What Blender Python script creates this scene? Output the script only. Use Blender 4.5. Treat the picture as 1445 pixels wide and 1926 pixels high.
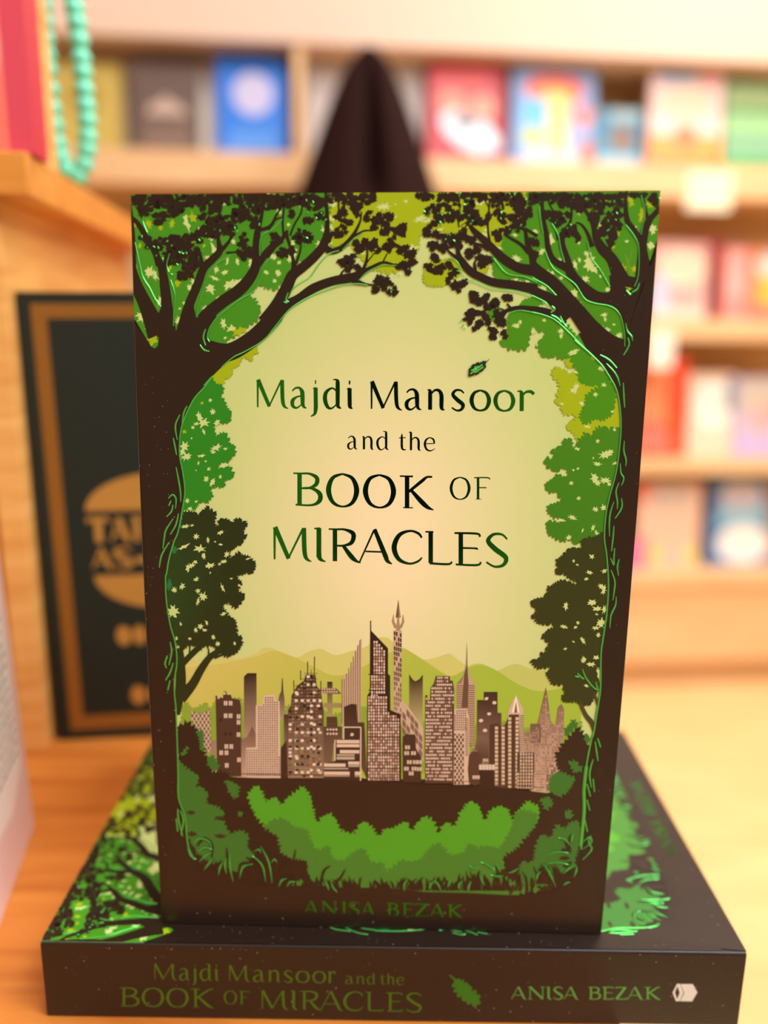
import bpy, bmesh, math, random
from mathutils import Vector, Matrix
from mathutils.geometry import delaunay_2d_cdt

for o in list(bpy.data.objects):
    bpy.data.objects.remove(o)
SC = bpy.context.scene
COL = SC.collection

# ------------------------------------------------------------------ camera
F_PX = 1568.7
cam_d = bpy.data.cameras.new('camera')
cam = bpy.data.objects.new('camera', cam_d)
COL.objects.link(cam)
SC.camera = cam
cam_d.sensor_fit = 'VERTICAL'
cam_d.sensor_height = 36.0
cam_d.sensor_width = 36.0 * 1445 / 1926
cam_d.lens = F_PX / 1926 * 36.0
cam_d.clip_start = 0.01
cam_d.clip_end = 50
RIGHT = Vector((0.99991, 0.00694, 0.01141))
FWD = Vector((-0.00414, 0.97345, -0.22887))
UP = RIGHT.cross(FWD).normalized()
FWD = UP.cross(RIGHT).normalized()
CAM = Vector((0.0959, -0.19946, 0.19724))
m = Matrix.Identity(4)
for r in range(3):
    m[r][0], m[r][1], m[r][2], m[r][3] = RIGHT[r], UP[r], -FWD[r], CAM[r]
cam.matrix_world = m
cam_d.dof.use_dof = True
cam_d.dof.focus_distance = 0.214
cam_d.dof.aperture_fstop = cam_d.lens / 6.6

# ------------------------------------------------------------------ world, lights, exposure
SC.view_settings.view_transform = 'Standard'
SC.view_settings.look = 'None'
SC.view_settings.exposure = 0.0
SC.view_settings.gamma = 1.0
SC.view_settings.use_curve_mapping = False
W = bpy.data.worlds.new('World')
SC.world = W
W.use_nodes = True
W.node_tree.nodes['Background'].inputs[0].default_value = (0.97, 1.0, 1.05, 1)
W.node_tree.nodes['Background'].inputs[1].default_value = 0.3


def area(name, loc, target, size, power, color=(1, 0.86, 0.68), size_y=None, spread=180):
    d = bpy.data.lights.new(name, 'AREA')
    d.energy = power
    d.color = color
    d.size = size
    if size_y:
        d.shape = 'RECTANGLE'
        d.size_y = size_y
    d.spread = math.radians(spread)
    o = bpy.data.objects.new(name, d)
    COL.objects.link(o)
    o.location = loc
    o.rotation_euler = (Vector(target) - Vector(loc)).to_track_quat('-Z', 'Y').to_euler()
    return o


WARM = (1, 0.95, 0.90)
COOL = (0.92, 1.0, 1.06)
area('ceiling_lamp_table', (1.0, -0.95, 1.95), (0.1, 0.0, 0.1), 0.9, 48, COOL)
area('fill_light_right', (1.5, -0.6, 1.35), (-0.1, 0.15, 0.1), 0.5, 23, COOL)  # added fill from low on the right, brightens the riser sides
area('ceiling_lamp_left', (-1.0, -0.7, 1.95), (0.0, 0.0, 0.1), 0.6, 7, COOL)
area('ceiling_lamp_shelves', (0.55, 0.25, 1.9), (0.6, 1.75, 0.1), 0.8, 22, WARM, size_y=0.5)
area('ceiling_lamp_floor', (1.0, 1.2, 1.98), (0.95, 1.25, -0.75), 0.5, 12.5, (1, 0.95, 0.86), spread=90)

# ------------------------------------------------------------------ materials
def s2l(c):
    return tuple((x / 255 / 12.92) if x / 255 <= 0.04045 else ((x / 255 + 0.055) / 1.055) ** 2.4 for x in c)


def mat(name, rgb=None, rough=0.5, metal=0.0, spec=0.5, attr=None, lin=None):
    mt = bpy.data.materials.new(name)
    mt.use_nodes = True
    b = mt.node_tree.nodes['Principled BSDF']
    b.inputs['Roughness'].default_value = rough
    b.inputs['Metallic'].default_value = metal
    b.inputs['Specular IOR Level'].default_value = spec
    if attr:
        a = mt.node_tree.nodes.new('ShaderNodeAttribute')
        a.attribute_name = attr
        mt.node_tree.links.new(a.outputs['Color'], b.inputs['Base Color'])
    else:
        c = lin or s2l(rgb)
        b.inputs['Base Color'].default_value = (*c, 1)
    return mt


def wood(name, c1, c2, stretch=(1.2, 30, 30), rough=0.42, bump=0.0):
    mt = mat(name, c1, rough)
    nt = mt.node_tree
    b = nt.nodes['Principled BSDF']
    tc = nt.nodes.new('ShaderNodeTexCoord')
    mp = nt.nodes.new('ShaderNodeMapping')
    mp.inputs['Scale'].default_value = stretch
    n1 = nt.nodes.new('ShaderNodeTexNoise')
    n1.inputs['Scale'].default_value = 3.0
    n1.inputs['Detail'].default_value = 6
    n1.inputs['Roughness'].default_value = 0.62
    n1.inputs['Distortion'].default_value = 0.6
    cr = nt.nodes.new('ShaderNodeValToRGB')
    cr.color_ramp.elements[0].position = 0.32
    cr.color_ramp.elements[1].position = 0.68
    cr.color_ramp.elements[0].color = (*s2l(c2), 1)
    cr.color_ramp.elements[1].color = (*s2l(c1), 1)
    L = nt.links.new
    L(tc.outputs['Object'], mp.inputs['Vector'])
    L(mp.outputs['Vector'], n1.inputs['Vector'])
    L(n1.outputs['Fac'], cr.inputs['Fac'])
    L(cr.outputs['Color'], b.inputs['Base Color'])
    return mt


def paper(name, c1, c2, scale=(2, 2, 900), rough=0.8):
    return wood(name, c1, c2, scale, rough)


M_INK = mat('printed_matt_laminate', rough=0.36, attr='ink', spec=0.5)
M_FOIL = mat('green_hot_foil', lin=(0.03, 0.36, 0.035), rough=0.10, metal=1.0)
M_FOILB = mat('bright_green_foil_line', lin=(0.10, 0.66, 0.13), rough=0.36, metal=0.75)
M_FOILO = mat('olive_green_foil', lin=(0.07, 0.20, 0.012), rough=0.42, metal=0.35)
M_FOILG = mat('light_green_foil', lin=(0.11, 0.42, 0.08), rough=0.42, metal=0.35)
M_FOILL = mat('leaf_green_foil', lin=(0.05, 0.26, 0.02), rough=0.4, metal=0.5)
M_PAGES = paper('page_edges', (236, 222, 190), (205, 188, 150))
M_BLACK = mat('black_brown_card', (37, 24, 17), 0.42, spec=0.42)
M_TABLE = wood('oak_tabletop', (216, 134, 56), (184, 100, 32), (2.2, 26, 26), 0.45)
M_RISER = wood('oak_riser', (248, 190, 110), (224, 152, 74), (3, 3, 40), 0.45)
M_RISERX = wood('oak_riser_slab', (234, 164, 72), (208, 126, 44), (2.2, 30, 30), 0.45)
M_SHELF = wood('light_oak_shelf', (244, 202, 152), (234, 182, 128), (2, 20, 20), 0.45)
M_SHELFB = mat('shelf_back_board', (214, 178, 130), 0.7)
M_FLOOR = wood('light_wood_floor', (246, 208, 150), (232, 184, 122), (1.2, 14, 14), 0.4)
M_WALL = mat('cream_wall_paint', (246, 226, 200), 0.8)
M_HEAD = mat('cream_header_paint', (232, 202, 182), 0.8)
M_DARK = mat('dark_reflected_panel', (20, 14, 12), 0.9)  # for the added dark panel that the title foil reflects
M_CEIL = mat('ceiling_paint', (240, 230, 214), 0.9)
M_GREENCLOTH = None


# ------------------------------------------------------------------ object helpers
def empty(name, loc=(0, 0, 0), rot=(0, 0, 0), label=None, cat=None, group=None):
    o = bpy.data.objects.new(name, None)
    o.empty_display_size = 0.02
    COL.objects.link(o)
    o.location = loc
    o.rotation_euler = rot
    if label:
        o['label'] = label
        o['category'] = cat
    if group:
        o['group'] = group
    return o


def link_mesh(name, me, mats, parent=None):
    o = bpy.data.objects.new(name, me)
    COL.objects.link(o)
    for mt in (mats if isinstance(mats, (list, tuple)) else [mats]):
        me.materials.append(mt)
    if parent:
        o.parent = parent
    return o


def box_into(bm, x0, x1, y0, y1, z0, z1, bev=0.0):
    vs = [bm.verts.new((x, y, z)) for x in (x0, x1) for y in (y0, y1) for z in (z0, z1)]
    fs = [(0, 1, 3, 2), (4, 6, 7, 5), (0, 4, 5, 1), (2, 3, 7, 6), (0, 2, 6, 4), (1, 5, 7, 3)]
    new = [bm.faces.new([vs[i] for i in f]) for f in fs]
    if bev:
        es = list({e for f in new for e in f.edges})
        bmesh.ops.bevel(bm, geom=es, offset=bev, segments=2, affect='EDGES', profile=0.6)


def box(name, dims, mt, parent=None, bev=0.0):
    bm = bmesh.new()
    box_into(bm, *dims, bev=bev)
    bmesh.ops.recalc_face_normals(bm, faces=bm.faces)
    me = bpy.data.meshes.new(name)
    bm.to_mesh(me)
    bm.free()
    return link_mesh(name, me, mt, parent)


def structure(o, kind='structure'):
    o['kind'] = kind
    return o


def crom(pts, n=5, closed=False):
    """Catmull-Rom through tuples of any length."""
    if len(pts) < 3:
        return [tuple(p) for p in pts]
    out = []
    N = len(pts)
    rng = range(N if closed else N - 1)
    for i in rng:
        g = (lambda k: pts[k % N]) if closed else (lambda k: pts[max(0, min(N - 1, k))])
        p0, p1, p2, p3 = g(i - 1), g(i), g(i + 1), g(i + 2)
        for s in range(n):
            t = s / n
            out.append(tuple(0.5 * (2 * b + (c - a) * t + (2 * a - 5 * b + 4 * c - d) * t * t + (3 * b - a - 3 * c + d) * t ** 3)
                             for a, b, c, d in zip(p0, p1, p2, p3)))
    if not closed:
        out.append(tuple(pts[-1]))
    return out


# ------------------------------------------------------------------ flat print artwork collected as coloured polygons
def homography(src, dst):
    A = []
    for (x, y), (u, v) in zip(src, dst):
        A.append([x, y, 1, 0, 0, 0, -u * x, -u * y, u])
        A.append([0, 0, 0, x, y, 1, -v * x, -v * y, v])
    n = 8
    for i in range(n):
        p = max(range(i, n), key=lambda r: abs(A[r][i]))
        A[i], A[p] = A[p], A[i]
        for r in range(n):
            if r != i:
                f = A[r][i] / A[i][i]
                A[r] = [a - f * b for a, b in zip(A[r], A[i])]
    h = [A[i][8] / A[i][i] for i in range(n)]
    return lambda x, y: ((h[0] * x + h[1] * y + h[2]) / (h[6] * x + h[7] * y + 1), (h[3] * x + h[4] * y + h[5]) / (h[6] * x + h[7] * y + 1))


class Art:
    def __init__(self, to_uv):
        self.to_uv = to_uv
        self.v, self.c, self.f = [], [], []
        self.h = 0.0
        self.k = 0

    def layer(self, step=1.6e-5):
        self.h += step * 0.1 + 3.5e-6 * (step > 1e-5)

    def _col(self, col, x, y):
        return s2l(col(x, y) if callable(col) else col)

    def vert(self, x, y, col, h=None):
        u, w = self.to_uv(x, y)
        self.v.append((u, w, self.h if h is None else h))
        self.c.append(self._col(col, x, y))
        return len(self.v) - 1

    def poly(self, pts, col):
        """any outline, concave or slightly self-crossing"""
        self.h += 2.5e-7
        vs = [Vector((p[0], p[1])) for p in pts]
        try:
            rv, _, rf, *_ = delaunay_2d_cdt(vs, [], [list(range(len(vs)))], 1, 1e-4)
        except Exception:
            return
        base = len(self.v)
        for p in rv:
            self.vert(p.x, p.y, col)
        for f in rf:
            self.f.append([base + i for i in f])

    def fan(self, cx, cy, ring, col):
        self.k = (self.k + 1) % 12
        hh = self.h + self.k * 2.5e-7
        b = self.vert(cx, cy, col, hh)
        for p in ring:
            self.vert(p[0], p[1], col, hh)
        n = len(ring)
        for i in range(n):
            self.f.append([b, b + 1 + i, b + 1 + (i + 1) % n])

    def quad(self, pts, col):
        b = len(self.v)
        for p in pts:
            self.vert(p[0], p[1], col)
        self.f.append(list(range(b, b + len(pts))))

    def rect(self, x0, y0, x1, y1, col):
        self.quad([(x0, y0), (x1, y0), (x1, y1), (x0, y1)], col)

    def stroke(self, pts, col, n=5, ridge=0.0):
        """ribbon with width per point: (x, y, w)"""
        self.h += 2e-7
        p = crom(pts, n) if len(pts) > 2 else [tuple(q) for q in pts]
        rows = []
        for i, q in enumerate(p):
            a, b = p[max(0, i - 1)], p[min(len(p) - 1, i + 1)]
            dx, dy = b[0] - a[0], b[1] - a[1]
            L = math.hypot(dx, dy) or 1
            nx, ny = -dy / L, dx / L
            w = max(q[2], 0.2) / 2
            if ridge:
                rows.append((self.vert(q[0] + nx * w, q[1] + ny * w, col), self.vert(q[0], q[1], col, self.h + ridge),
                             self.vert(q[0] - nx * w, q[1] - ny * w, col)))
            else:
                rows.append((self.vert(q[0] + nx * w, q[1] + ny * w, col), self.vert(q[0] - nx * w, q[1] - ny * w, col)))
        for r0, r1 in zip(rows, rows[1:]):
            for k in range(len(r0) - 1):
                self.f.append([r0[k], r0[k + 1], r1[k + 1], r1[k]])

    def mesh(self, name, place, ink=True, smooth=False):
        me = bpy.data.meshes.new(name)
        me.from_pydata([place(*p) for p in self.v], [], self.f)
        # all faces look outwards
        up = (Vector(place(0.05, 0.05, 0.01)) - Vector(place(0.05, 0.05, 0))).normalized()
        me.update()
        bm = bmesh.new()
        bm.from_mesh(me)
        flip = [f for f in bm.faces if f.normal.dot(up) < 0]
        bmesh.ops.reverse_faces(bm, faces=flip)
        bm.to_mesh(me)
        bm.free()
        if ink:
            at = me.attributes.new('ink', 'FLOAT_COLOR', 'POINT')
            flat = []
            for c in self.c:
                flat.extend((*c, 1.0))
            at.data.foreach_set('color', flat)
        if smooth:
            me.polygons.foreach_set('use_smooth', [True] * len(me.polygons))
        return me


def Z(x0, y0, s, pts):
    return [(x0 + p[0] / s, y0 + p[1] / s) + ((p[2] / s,) if len(p) > 2 else ()) for p in pts]


cA = lambda *p: Z(230, 340, 4.817, p)
cB = lambda *p: Z(500, 340, 4.817, p)
cC = lambda *p: Z(770, 340, 6.018, p)
cD = lambda *p: Z(1000, 340, 4.815, p)
cE = lambda *p: Z(240, 680, 4.815, p)
cF = lambda *p: Z(980, 640, 4.585, p)
cG = lambda *p: Z(260, 940, 4.815, p)
cH = lambda *p: Z(960, 980, 4.815, p)
cI = lambda *p: Z(340, 1120, 3.803, p)
cJ = lambda *p: Z(700, 1120, 3.6125, p)
cK = lambda *p: Z(280, 1330, 3.284, p)
cL = lambda *p: Z(700, 1330, 3.010, p)
cT = lambda *p: Z(450, 660, 2.408, p)


def leafy(pts, amp=3.5, lobe=8.0, seed=1, sharp=False):
    """a closed outline broken into leaf sprays and lobes"""
    rnd = random.Random(seed)
    big = 1.0 if amp > 0.1 else 0.0
    n = len(pts)
    area2 = sum(pts[i][0] * pts[(i + 1) % n][1] - pts[(i + 1) % n][0] * pts[i][1] for i in range(n))
    sg = 1 if area2 > 0 else -1
    if big:
        fine = []
        for i in range(n):
            a, b = pts[i], pts[(i + 1) % n]
            dx, dy = b[0] - a[0], b[1] - a[1]
            L = math.hypot(dx, dy)
            fine.append(a)
            m = int(L / (lobe * 2.2))
            for j in range(1, m):
                d = rnd.uniform(-1.3, 1.3) * amp
                fine.append((a[0] + dx * j / m + sg * dy / L * d, a[1] + dy * j / m - sg * dx / L * d))
        pts = fine
        n = len(pts)
    out = []
    for i in range(n):
        a, b = pts[i], pts[(i + 1) % n]
        dx, dy = b[0] - a[0], b[1] - a[1]
        L = math.hypot(dx, dy)
        if L < 1e-6:
            continue
        nx, ny = sg * dy / L, -sg * dx / L
        k = max(1, round(L / (lobe * rnd.uniform(0.7, 1.25))))
        for j in range(k):
            A = amp * rnd.uniform(0.4, 1.5)
            sk = rnd.uniform(-0.22, 0.22)
            prof = ((0.0, -0.6), (0.3 + sk, 0.4), (0.5 + sk, 1.1), (0.78, 0.2)) if sharp else ((0.0, -0.75), (0.14, 0.35), (0.38, 1.05), (0.64, 0.95), (0.88, 0.3))
            for s, d in prof:
                t = (j + s) / k
                out.append((a[0] + dx * t + nx * A * d, a[1] + dy * t + ny * A * d))
    return out


def blotch(art, cx, cy, rx, ry, col, rnd):
    """ragged gap between leaves"""
    n = rnd.randint(11, 17)
    ph = rnd.uniform(0, 6.28)
    tilt = rnd.uniform(-0.5, 0.5)
    ring = []
    for i in range(n):
        t = 2 * math.pi * (i + rnd.uniform(-0.3, 0.3)) / n + ph
        r = rnd.uniform(0.95, 1.35) if i % 2 else rnd.uniform(0.42, 0.8)
        x, y = rx * r * math.cos(t), ry * r * math.sin(t)
        ring.append((cx + x * math.cos(tilt) - y * math.sin(tilt), cy + x * math.sin(tilt) + y * math.cos(tilt)))
    art.fan(cx, cy, crom(ring, 3, True), col)


def blob(art, cx, cy, rx, ry, col, rnd, lobes=None, depth=0.42, rot=None):
    k = lobes or rnd.randint(5, 8)
    ph = rnd.uniform(0, 6.28) if rot is None else rot
    amp = [rnd.uniform(0.75, 1.15) for _ in range(k)]
    ring = []
    N = k * 6
    for i in range(N):
        t = i / N * 2 * math.pi
        s = i / N * k
        c = abs(math.sin(math.pi * s)) ** 0.6
        r = (1 - depth + depth * c) * amp[int(s) % k]
        ring.append((cx + rx * r * math.cos(t + ph), cy + ry * r * math.sin(t + ph)))
    art.fan(cx, cy, ring, col)


def cluster(art, cx, cy, rx, ry, col, rnd, leaf=8.5):
    n = max(4, int(rx * ry / 19))
    for _ in range(n):
        t, q = rnd.uniform(0, 6.283), math.sqrt(rnd.uniform(0, 1))
        r = leaf * rnd.uniform(0.7, 1.15)
        x, y = cx + (rx - r * .45) * q * math.cos(t), cy + (ry - r * .45) * q * math.sin(t)
        if y - r < 361:
            y = 361 + r * .9
        if x - r < 246:
            x = 246 + r
        if x + r > 1240 - (y - 360) * 0.05:
            x = 1240 - (y - 360) * 0.05 - r
        blob(art, x, y, r, r * rnd.uniform(0.75, 1.1), col, rnd)


# ------------------------------------------------------------------ lettering, drawn as pen strokes of varying width
GL = {
    'M': [[(.05, 0, .05), (.05, .98, .07)], [(.06, .99, .13), (.42, .03, .11)], [(.41, .04, .05), (.80, .98, .06)],
          [(.82, .99, .12), (.83, .4, .125), (.86, .12, .11), (.93, .01, .07), (1.02, -.03, .02)]],
    'a': [[(.12, .60, .05), (.3, .70, .06), (.55, .71, .08), (.72, .58, .13), (.75, .35, .135), (.76, .15, .12), (.85, .03, .08), (1.02, .0, .02)],
          [(.74, .43, .05), (.4, .39, .06), (.14, .26, .12), (.15, .07, .11), (.40, .0, .06), (.74, .15, .04)]],
    'j': [[(.35, .70, .03), (.8, .72, .07)], [(.72, .73, .13), (.74, .3, .13), (.74, 0, .13), (.6, -.2, .09), (.05, -.3, .03)], [(.62, .93, .12), (.80, .93, .12)]],
    'd': [[(.76, .62, .05), (.5, .72, .06), (.18, .58, .11), (.1, .33, .135), (.24, .06, .11), (.48, .0, .06), (.78, .16, .04)],
          [(.55, 1.03, .03), (.78, 1.01, .07), (.82, .9, .13), (.82, .3, .13), (.84, .08, .11), (1.02, .0, .03)]],
    'i': [[(.05, .70, .03), (.55, .72, .07)], [(.5, .73, .13), (.52, .2, .13), (.6, .06, .11), (1.0, .0, .03)], [(.36, .93, .12), (.64, .93, .12)]],
    'n': [[(.02, .70, .03), (.15, .70, .08), (.18, .58, .125), (.18, .0, .125)],
          [(.2, .52, .04), (.42, .69, .07), (.68, .69, .1), (.82, .52, .13), (.82, .16, .13), (.86, .04, .1), (1.0, .0, .03)]],
    's': [[(.92, .61, .05), (.68, .71, .06), (.32, .70, .08), (.14, .55, .11), (.45, .37, .13), (.84, .2, .125), (.74, .03, .09), (.4, -.01, .06), (.06, .09, .05)]],
    'o': [[(.5, .72, .06), (.2, .62, .1), (.07, .36, .135), (.2, .09, .1), (.5, 0, .06), (.8, .09, .1), (.93, .36, .135), (.8, .62, .1), (.5, .72, .06)]],
    'r': [[(.02, .70, .03), (.22, .70, .08), (.28, .58, .13), (.28, .0, .13)], [(.3, .5, .04), (.5, .67, .07), (.8, .70, .1), (1.0, .61, .10)]],
    't': [[(.42, .92, .04), (.40, .7, .12), (.40, .2, .13), (.55, .04, .1), (1.0, .03, .04)], [(.0, .68, .05), (.95, .70, .05)]],
    'h': [[(.0, 1.0, .03), (.14, 1.0, .08), (.18, .88, .125), (.18, .0, .125)],
          [(.2, .52, .04), (.42, .69, .07), (.68, .69, .1), (.82, .52, .13), (.82, .16, .13), (.86, .04, .1), (1.0, .0, .03)]],
    'e': [[(.12, .38, .05), (.9, .40, .05)], [(.90, .40, .09), (.82, .62, .1), (.52, .72, .06), (.2, .6, .11), (.09, .34, .135), (.24, .07, .11), (.58, -.01, .07), (.97, .12, .03)]],
    'B': [[(.22, 0, .12), (.22, 1, .12)], [(.0, .98, .04), (.45, .98, .05)], [(.2, .97, .05), (.55, .98, .06), (.82, .86, .11), (.80, .66, .11), (.55, .54, .06), (.2, .53, .05)],
          [(.3, .53, .05), (.65, .53, .07), (.92, .38, .12), (.92, .16, .12), (.65, .02, .06), (.08, .02, .05)]],
    'O': [[(.5, 1.0, .05), (.2, .87, .1), (.07, .5, .14), (.2, .13, .1), (.5, 0, .05), (.8, .13, .1), (.93, .5, .14), (.8, .87, .1), (.5, 1.0, .05)]],
    'K': [[(.22, 0, .12), (.22, 1, .12)], [(.0, .98, .04), (.4, .98, .05)], [(.26, .5, .07), (.66, .84, .09), (.82, .97, .06), (.98, .98, .05)],
          [(.34, .56, .08), (.65, .22, .13), (.84, .05, .1), (1.02, -.03, .02)], [(.1, .02, .03), (.4, .02, .03)]],
    'F': [[(.25, 0, .12), (.25, 1, .12)], [(.0, .98, .05), (.85, .98, .06), (1.0, .9, .05)], [(.3, .53, .05), (.78, .53, .05)], [(.1, .01, .03), (.45, .01, .03)]],
    'I': [[(.4, .1, .13), (.4, 1, .13)], [(.4, .3, .13), (.45, .1, .12), (.65, .02, .08), (1.0, -.02, .02)], [(.0, .98, .04), (.5, .99, .06)]],
    'R': [[(.2, 0, .12), (.2, 1, .12)], [(.0, .98, .04), (.4, .98, .05)], [(.2, .97, .05), (.5, .98, .06), (.78, .86, .12), (.74, .6, .11), (.5, .49, .06), (.22, .48, .05)],
          [(.45, .5, .08), (.72, .16, .13), (.88, .03, .08), (1.02, -.03, .02)]],
    'A': [[(.02, 0, .045), (.47, 1, .05)], [(.48, 1.02, .10), (.80, .25, .13), (.88, .06, .1), (1.02, -.03, .03)], [(.2, .33, .045), (.70, .33, .045)]],
    'C': [[(.99, .80, .05), (.88, .93, .07), (.60, 1.0, .06), (.24, .86, .11), (.07, .48, .14), (.22, .13, .11), (.56, .0, .06), (.85, .07, .06), (1.0, .2, .04)]],
    'L': [[(.2, .04, .12), (.2, 1, .12)], [(.0, .99, .04), (.3, .99, .05)], [(.16, .03, .06), (.85, .02, .06), (1.0, .1, .05)]],
    'E': [[(.24, 0, .12), (.24, 1, .12)], [(.0, .98, .05), (.85, .98, .06), (.96, .88, .05)], [(.28, .53, .05), (.80, .53, .05), (.84, .5, .07)], [(.05, .02, .05), (.85, .02, .06), (1.0, .12, .05)]],
    'S': [[(.92, .84, .05), (.70, .98, .06), (.34, .97, .08), (.13, .77, .12), (.42, .53, .14), (.86, .28, .13), (.76, .05, .09), (.4, -.01, .06), (.05, .12, .05)]],
    'Z': [[(.08, .88, .05), (.12, .97, .06), (.95, .97, .06)], [(.90, .97, .14), (.10, .03, .14)], [(.05, .03, .06), (.95, .03, .06), (1.0, .15, .05)]],
    'N': [[(.12, 0, .06), (.12, 1, .06)], [(.12, 1, .13), (.88, .02, .13)], [(.88, 0, .06), (.88, 1, .06)], [(0, .99, .04), (.25, .99, .04)], [(.75, .99, .04), (1, .99, .04)], [(0, .01, .04), (.25, .01, .04)]],
    'T': [[(.5, 0, .16), (.5, 1, .16)], [(.0, .82, .05), (.03, .96, .08), (.97, .96, .08), (1, .82, .05)], [(.3, .01, .04), (.7, .01, .04)]],
    'D': [[(.2, 0, .16), (.2, 1, .16)], [(.1, .97, .06), (.55, .97, .07), (.92, .5, .16), (.55, .03, .07), (.1, .03, .06)]],
    '-': [[(.05, .38, .16), (.95, .38, .16)]],
}


def glyph(art, ch, x0, x1, yb0, yb1, cap, col, bold=1.0, slant=0.0):
    """one letter in the box x0..x1 on a baseline that runs from yb0 to yb1"""
    for st in GL[ch]:
        pts = []
        for (x, y, w) in st:
            px = x0 + (x1 - x0) * x + slant * y * cap
            pts.append((px, yb0 + (yb1 - yb0) * x - y * cap, w * abs(cap) * bold))
        art.stroke(pts, col, n=7)


def text_line(art, letters, cap, base, col, bold=1.0, conv=cT):
    """letters: [(char, x0, x1)], base: (xa, ya, xb, yb) in the frame conv uses"""
    xa, ya, xb, yb = base
    for ch, a, b in letters:
        ba = ya + (yb - ya) * (a - xa) / (xb - xa)
        bb = ya + (yb - ya) * (b - xa) / (xb - xa)
        p0, p1 = conv((a, ba))[0], conv((b, bb))[0]
        s = (conv((0, 0))[0][1] - conv((0, cap))[0][1])
        glyph(art, ch, p0[0], p1[0], p0[1], p1[1], -s, col, bold)


# ------------------------------------------------------------------ the paperback: size and cover artwork
BW, BH, BT = 0.128, 0.198, 0.0251
_hc = homography([(243.5, 366), (1242.6, 358.7), (304, 1740), (1131, 1756)], [(0, BH), (BW, BH), (0, 0), (BW, 0)])
BOWL, BOWR = 0.0010, 0.0006


def cover_uv(x, y):
    u, v = _hc(x, y)
    t = min(1, max(0, v / BH))
    s = u / BW
    u += 4 * t * (1 - t) * (BOWL * (1 - s) - BOWR * s)
    return min(BW, max(0.0004, u)), min(BH, max(0.0, v))


DARK = (37, 23, 16)


def mix(a, b, t):
    t = min(1, max(0, t))
    return tuple(p + (q - p) * t for p, q in zip(a, b))


def sky(x, y):
    """printed background: pale green towards the leaves, peach cream in the middle"""
    d = math.hypot((x - 735) / 330, (y - 1010) / 480)
    return mix((250, 234, 188), (202, 219, 138), (d - 0.15) / 0.9)


GREEN = lambda x, y: mix((66, 146, 24), (38, 138, 24), (y - 600) / 300) if x < 700 else (70, 144, 14)
YELLOW = (164, 184, 14)


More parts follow.
